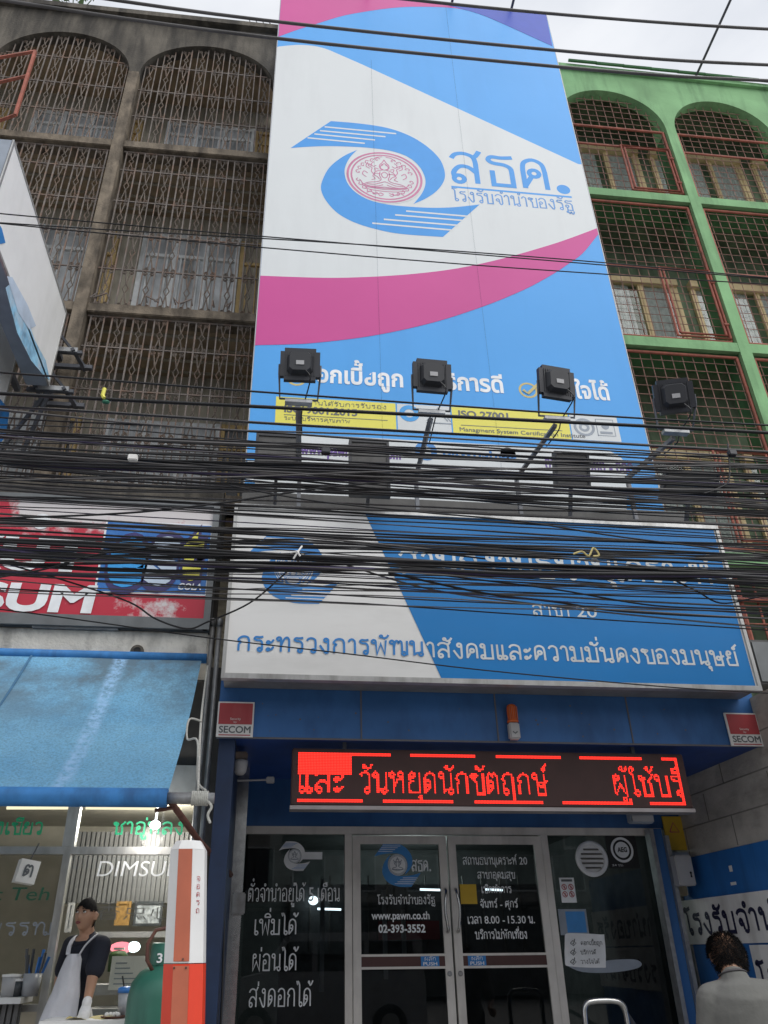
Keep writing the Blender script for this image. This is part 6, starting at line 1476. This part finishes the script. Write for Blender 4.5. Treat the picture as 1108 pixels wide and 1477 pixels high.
limb(b, [shF, chest+Vector((0, 0, .05)), shN], [.055, .07, .055])
limb(b, [shN, elN, wrN], [.05, .040, .027]); limb(b, [shF, W(86, 1415, 6.98), W(80, 1462, 6.85)], [.05, .04, .027])
hand(b, wrN, (.0, -.55, -.75), (.55, -.6, .4), 1, .55); hand(b, W(80, 1462, 6.85), (0, -.3, -1), (-1, 0, 0), 1, .5, -1)
for q in (-1, 1):
    lp = pel+Vector((q*.085, .02*q, 0)); limb(b, [lp, Vector((lp.x+.01, lp.y, .82)), Vector((lp.x+.02, lp.y+.03, .42))], [.088, .06, .042]); limb(b, [Vector((lp.x+.02, lp.y+.03, .39)), Vector((lp.x-.05, lp.y-.12, .38))], [.04, .033])
remesh(b.build('body', 'skin_w', wm, smooth=True), .0065, 2)
b = MB(); limb(b, [nb+Vector((0, 0, .0)), nb.lerp(chest, .5), chest, waist, hip], [.068, .12, .154, .137, .16], 20, [.95, .9, .84, .82, .8]); limb(b, [shF, chest+Vector((0, 0, .055)), shN], [.07, .09, .07])
limb(b, [shN, shN.lerp(elN, .5), shN.lerp(elN, .72)], [.068, .068, .07]); limb(b, [shF, shF.lerp(W(86, 1415, 6.98), .7)], [.066, .064])
remesh(b.build('shirt', 'shirt_black', wm, smooth=True), .009, 4)
b = MB(); b.tube([nb+Vector((math.cos(a)*.082+.0, math.sin(a)*.080, -.022+.02*math.sin(a+.6))) for a in np.linspace(0, 6.28, 20)], .016, 6); b.build('collar', 'shirt_black', wm, smooth=True)
b = MB(); limb(b, [pel+Vector((0, 0, .04)), pel], [.155, .155], 18, [.8, .8])
for q in (-1, 1): lp = pel+Vector((q*.085, .02*q, 0)); limb(b, [lp, Vector((lp.x+.01, lp.y, .82)), Vector((lp.x+.02, lp.y+.03, .42))], [.1, .075, .06])
remesh(b.build('trousers', 'trousers', wm, smooth=True), .012, 4)
# apron: a curved cloth that follows the front of the body, facing left and towards the street
lft = [(1376, 96), (1384, 91), (1405, 82), (1431, 72), (1455, 61), (1477, 52), (1520, 38)]; rgt = [(1376, 115), (1384, 117), (1405, 115), (1431, 115), (1455, 112), (1477, 108), (1520, 100)]
b = MB(); nr_, nc_ = 36, 22
for j in range(nr_+1):
    y = 1376+(1520-1376)*j/nr_; xl = np.interp(y, [p[0] for p in lft], [p[1] for p in lft]); xr = np.interp(y, [p[0] for p in rgt], [p[1] for p in rgt])
    for i in range(nc_+1):
        u = i/nc_; q = P(xl+(xr-xl)*u, y, 6.60)
        q.y += .10*(2*abs(u-.62))**2*.6-.02+.012*math.sin(u*9+j*.12)*(j/nr_)+.01*noise.noise((u*6, j*.2, 3)); b.v.append(q)
for j in range(nr_):
    for i in range(nc_): a_ = j*(nc_+1)+i; b.f.append((a_, a_+1, a_+nc_+2, a_+nc_+1))
ap = b.build('apron', 'apron', wm, smooth=True); q = ap.modifiers.new('thick', 'SOLIDIFY'); q.thickness = .004
b = MB(); b.tube(smooth_pts([W(98, 1377, 6.63), W(100, 1366, 6.70), W(105, 1356, 6.76), W(112, 1350, 6.82)], 4), .016, 8, [.35]*13); b.tube(smooth_pts([W(114, 1378, 6.58), W(123, 1364, 6.58), W(134, 1353, 6.60), W(140, 1349, 6.70)], 4), .016, 8, [.35]*13); b.build('apron_strap', 'apron', ap, smooth=True)
b = MB(); limb(b, [wrN.lerp(elN, .12), wrN], [.034, .032]); hand(b, wrN, (.0, -.55, -.75), (.55, -.6, .4), 1, .55, 1, .005); remesh(b.build('glove', 'glove', wm, smooth=True), .0045, 2)
# hair pulled back, low tail
b = MB(); o = len(b.v); n_, m_ = 40, 24
drop = set()
for i in range(m_+1):
    for j in range(n_):
        t_ = math.pi*.78*i/m_; p = 2*math.pi*j/n_; x, y, z = math.sin(t_)*math.sin(p), math.sin(t_)*math.cos(p), math.cos(t_)
        f_ = (1.012 if y > 0 else 1.04)+.012*math.sin(p*17)
        line = .50-.32*abs(x) if y > .2 else (.46-1.1*(.2-y) if y > -.35 else -.9)     # hairline: high over the brow, behind the ears
        if z < line: drop.add((i, j)); f_ = 1.0
        b.v.append(hc+(hr*x*.078+hfw*y*.094+hup*z*.118)*.97*f_)
for i in range(m_):
    for j in range(n_):
        if (i+1, j) in drop and (i+1, (j+1) % n_) in drop and (i, j) in drop: continue
        b.f.append((o+i*n_+j, o+i*n_+(j+1) % n_, o+(i+1)*n_+(j+1) % n_, o+(i+1)*n_+j))
q = hc-hfw*.095-hup*.02; b.ball(q, .034, 12); b.tube([q, q-hup*.06-hfw*.015, q-hup*.12+hfw*.005], [.028, .024, .012], 10)
b.build('hair', 'hair', wm, smooth=True)
b = MB(); bd = MB()
for q in (-1, 1):
    e = hc+(hr*q*.031+hfw*.078+hup*.012)*.97; b.ball(e, .0125, 10, (1, 1, .72)); bd.ball(e+hfw*.0075, .0068, 8)
    bd.tube([hc+(hr*q*.016+hfw*.090+hup*.030)*.97, hc+(hr*q*.032+hfw*.088+hup*.036)*.97, hc+(hr*q*.047+hfw*.078+hup*.030)*.97], [.003, .0035, .002], 5)
    bd.tube([hc+(hr*q*.019+hfw*.0865+hup*.016)*.97, hc+(hr*q*.031+hfw*.0895+hup*.0205)*.97, hc+(hr*q*.044+hfw*.080+hup*.015)*.97], .0022, 5)
b.build('eye', 'eye_white', wm, smooth=True); bd.build('brow', 'hair', wm, smooth=True)
b = MB(); b.tube([hc+(hr*(-.022)+hfw*.089-hup*.061)*.97, hc+(hfw*.1005-hup*.0575)*.97, hc+(hr*.022+hfw*.089-hup*.061)*.97], [.003, .0055, .003], 6); b.tube([hc+(hr*(-.018)+hfw*.090-hup*.065)*.97, hc+(hfw*.0985-hup*.069)*.97, hc+(hr*.018+hfw*.090-hup*.065)*.97], [.003, .0055, .003], 6); b.build('mouth', 'lip', wm, smooth=True)

# man seen from behind at the lower right
YM = 4.75
W = lambda x, y, dy=0: P(x, y, YM+dy)
mn = thing('person', 'man with thinning dark hair in a grey collared shirt, seen from behind', 'person', (W(1068, 1450).x, YM, .15))
hc = W(1049, 1380, .06); hf = Vector((.25, .94, -.34))
nb = W(1058, 1410, -.02); c1 = W(1068, 1455, -.02); c2 = Vector((c1.x+.02, YM+.0, 1.0)); pv = Vector((c1.x+.03, YM+.02, .92))
sL = W(1026, 1441, .0); sR = W(1112, 1436, .06); eL = Vector((sL.x-.06, YM+.04, 1.03)); eR = Vector((sR.x+.07, YM+.08, 1.02)); wL = Vector((sL.x-.0, YM+.24, .93)); wR = Vector((sR.x+.0, YM+.26, .95))
b = MB(); hr, hfw, hup = head_shape(b, hc, hf, (0, .1, 1), 1.04, True)
limb(b, [hc-hup*.05-hfw*.03, nb, nb+(c1-nb)*.3], [.058, .062, .08]); limb(b, [nb+(c1-nb)*.5, c1, c2, pv], [.11, .16, .15, .155], 20, [.7, .68, .72, .75], (0, 1, 0)); limb(b, [sL, nb+Vector((.01, 0, -.10)), sR], [.06, .085, .06])
for sh, el, wr, sd_ in ((sL, eL, wL, 1), (sR, eR, wR, -1)):
    limb(b, [sh, el, wr], [.055, .043, .029]); hand(b, wr, (0, .9, -.25), (0, .25, .9), 1.05, .7, sd_)
for q in (-1, 1):
    lp = pv+Vector((q*.095, 0, -.03)); limb(b, [lp, Vector((lp.x, YM+.02, .53)), Vector((lp.x+.01*q, YM-.02, .22))], [.095, .062, .045]); limb(b, [Vector((lp.x, YM-.03, .19)), Vector((lp.x+.02*q, YM+.16, .18))], [.043, .035])
remesh(b.build('body', 'skin_m', mn, smooth=True), .007, 2)
b = MB(); limb(b, [nb+Vector((0, -.015, -.02)), nb+(c1-nb)*.25+Vector((0, -.02, 0)), nb+(c1-nb)*.5+Vector((0, -.02, 0)), c1, c2, pv], [.082, .125, .165, .19, .18, .185], 24, [.95, .9, .84, .78, .76, .78], (0, 1, 0)); limb(b, [sL, nb+Vector((.0, -.01, -.075)), sR], [.078, .085, .078])
for sh, el in ((sL, eL), (sR, eR)): limb(b, [sh, sh.lerp(el, .5), sh.lerp(el, .8)], [.078, .073, .076])
remesh(b.build('shirt', 'tee_grey', mn, smooth=True), .009, 5)
b = MB(); vs = []; n_ = 28
for k in range(n_):
    a = 2*math.pi*k/n_; d = Vector((math.cos(a), math.sin(a), 0)); vs += [nb+d*.078+Vector((0, 0, -.045+.01*math.sin(a))), nb+d*.066+Vector((0, 0, .018-.022*math.sin(a))), nb+d*.074+Vector((0, 0, .012-.022*math.sin(a)))]
b.add(vs, [(3*k+i, 3*((k+1) % n_)+i, 3*((k+1) % n_)+i+1, 3*k+i+1) for k in range(n_) for i in (0, 1)]); q = b.build('collar', 'collar', mn, smooth=True); q.modifiers.new('thick', 'SOLIDIFY').thickness = .006
b = MB(); limb(b, [pv+Vector((0, 0, .04)), pv], [.17, .165], 18, [.8, .8])
for q in (-1, 1): lp = pv+Vector((q*.095, 0, -.03)); limb(b, [lp, Vector((lp.x, YM+.02, .53)), Vector((lp.x+.01*q, YM-.02, .20))], [.11, .082, .07])
remesh(b.build('trousers', 'trousers', mn, smooth=True), .012, 4)
rs_ = random.Random(3); b = MB()
for k in range(6500):
    t_ = math.acos(rs_.uniform(-.62, 1)); p = rs_.uniform(0, 2*math.pi); x, y, z = math.sin(t_)*math.sin(p), math.sin(t_)*math.cos(p), math.cos(t_)
    if y > .45 and z < .75: continue
    if y > .0 and z < .1: continue
    thin = math.exp(-((x+.05)**2+(y+.12)**2)/.16) if z > .3 else 0
    if rs_.random() < thin*.93: continue
    nrm = (hr*x/.076+hfw*y/.094+hup*z/.116).normalized(); q = hc+(hr*x*.076+hfw*y*.094+hup*z*.116)*1.03
    tang = (-hup*.8+hr*x*.9-hfw*.25+hr*rs_.uniform(-.6, .6)+hfw*rs_.uniform(-.5, .5)); tang = (tang-nrm*tang.dot(nrm)).normalized(); ln = rs_.uniform(.014, .034)*(1-.45*thin); sd_ = nrm.cross(tang)*.0014
    side_ = abs(x)*(1-thin); m1 = q+nrm*(.008+.012*rs_.random()+.010*side_)+tang*ln*.5; e = q+nrm*(.008+.016*rs_.random()+.016*side_)+tang*ln
    b.add([q-sd_, q+sd_, m1+sd_, m1-sd_, e], [(0, 1, 2, 3), (3, 2, 4)])
b.build('hair', 'hair', mn)
b = MB()
for q in (-1, 1): b.ball(hc+(hr*q*.031+hfw*.082+hup*.012), .0105, 10)
b.build('eye', 'eye_white', mn, smooth=True)

# ================================================================== the other side of the street, seen only in the glass
YO = -17
for k, (x0, x1, h, lab) in enumerate(((-16, -7.5, 7.2, 'grey shophouse across the street behind the camera, left of three'), (-7.5, 5, 7.6, 'grey shophouse across the street behind the camera, middle of three'), (5, 17, 7, 'grey shophouse across the street behind the camera, right of three'))):
    t = thing('shophouse', lab, 'building', ((x0+x1)/2, YO, .15))
    MB().box(x0+.02, x1-.02, YO-8, YO, .15, h).build('wall', 'opp_wall', t); b = MB(); g = MB()
    n_ = int((x1-x0)/2)
    for f in range(1, 2):
        for i in range(n_):
            x = x0+.5+i*2; z = .6+f*3.1; b.box(x, x+1.3, YO, YO+.06, z-.06, z); b.box(x, x+1.3, YO, YO+.06, z+1.5, z+1.56); b.box(x, x+.06, YO, YO+.06, z, z+1.5); b.box(x+1.24, x+1.3, YO, YO+.06, z, z+1.5); g.box(x+.06, x+1.24, YO+.005, YO+.02, z, z+1.5)
    o = b.build('window', 'win_grey', t); g.build('pane', 'win_dark', o); b = MB(); b.box(x0+.3, x1-.3, YO, YO+1.6, 3.1, 3.2); b.build('canopy', 'panel_grey', t); MB().box(x0+.4, x1-.4, YO+.01, YO+.05, .15, 3.0).build('shutter', 'win_dark', t)

# a white van parked on the road behind the camera, mirrored in the door glass
vn = thing('parked_van', 'white van parked across the road behind the camera, mirrored in the door glass', 'van', (1.2, -2.6, 0))
prof = [(-2.1, .35), (-2.1, .95), (-1.95, 1.08), (-1.25, 1.22), (-.75, 1.85), (-.5, 1.93), (1.9, 1.95), (2.05, 1.8), (2.1, .95), (2.1, .35)]
b = MB(); b.prism([(1.2+x, -1.8, z) for x, z in prof], (0, -1.6, 0)); b.build('body', 'car_white', vn)
b = MB()
for pts in ([(-1.05, 1.25), (-.68, 1.78), (-.2, 1.78), (-.2, 1.25)], [(-.1, 1.25), (-.1, 1.78), (.85, 1.78), (.85, 1.25)], [(.95, 1.25), (.95, 1.78), (1.85, 1.76), (1.9, 1.25)]):
    b.poly([[(1.2+x, -1.795, z) for x, z in pts]])
b.build('window', 'win_dark', vn)
for x in (-1.3, 1.35):
    o = MB().lathe((1.2+x, -1.82, .34), [(.2, -.09), (.32, -.08), (.34, -.04), (.34, .1), (0, .1)], 28, (0, -1, 0), (1, 0, 0)).build('wheel', 'black', vn, smooth=True)
    MB().lathe((1.2+x, -1.72, .34), [(.19, 0), (.17, .03), (0, .04)], 20, (0, 1, 0), (1, 0, 0)).build('rim', 'alu', o)
MB().box(-.93, -.90, -1.95, -1.8, .72, .86).build('headlight', 'alu', vn)
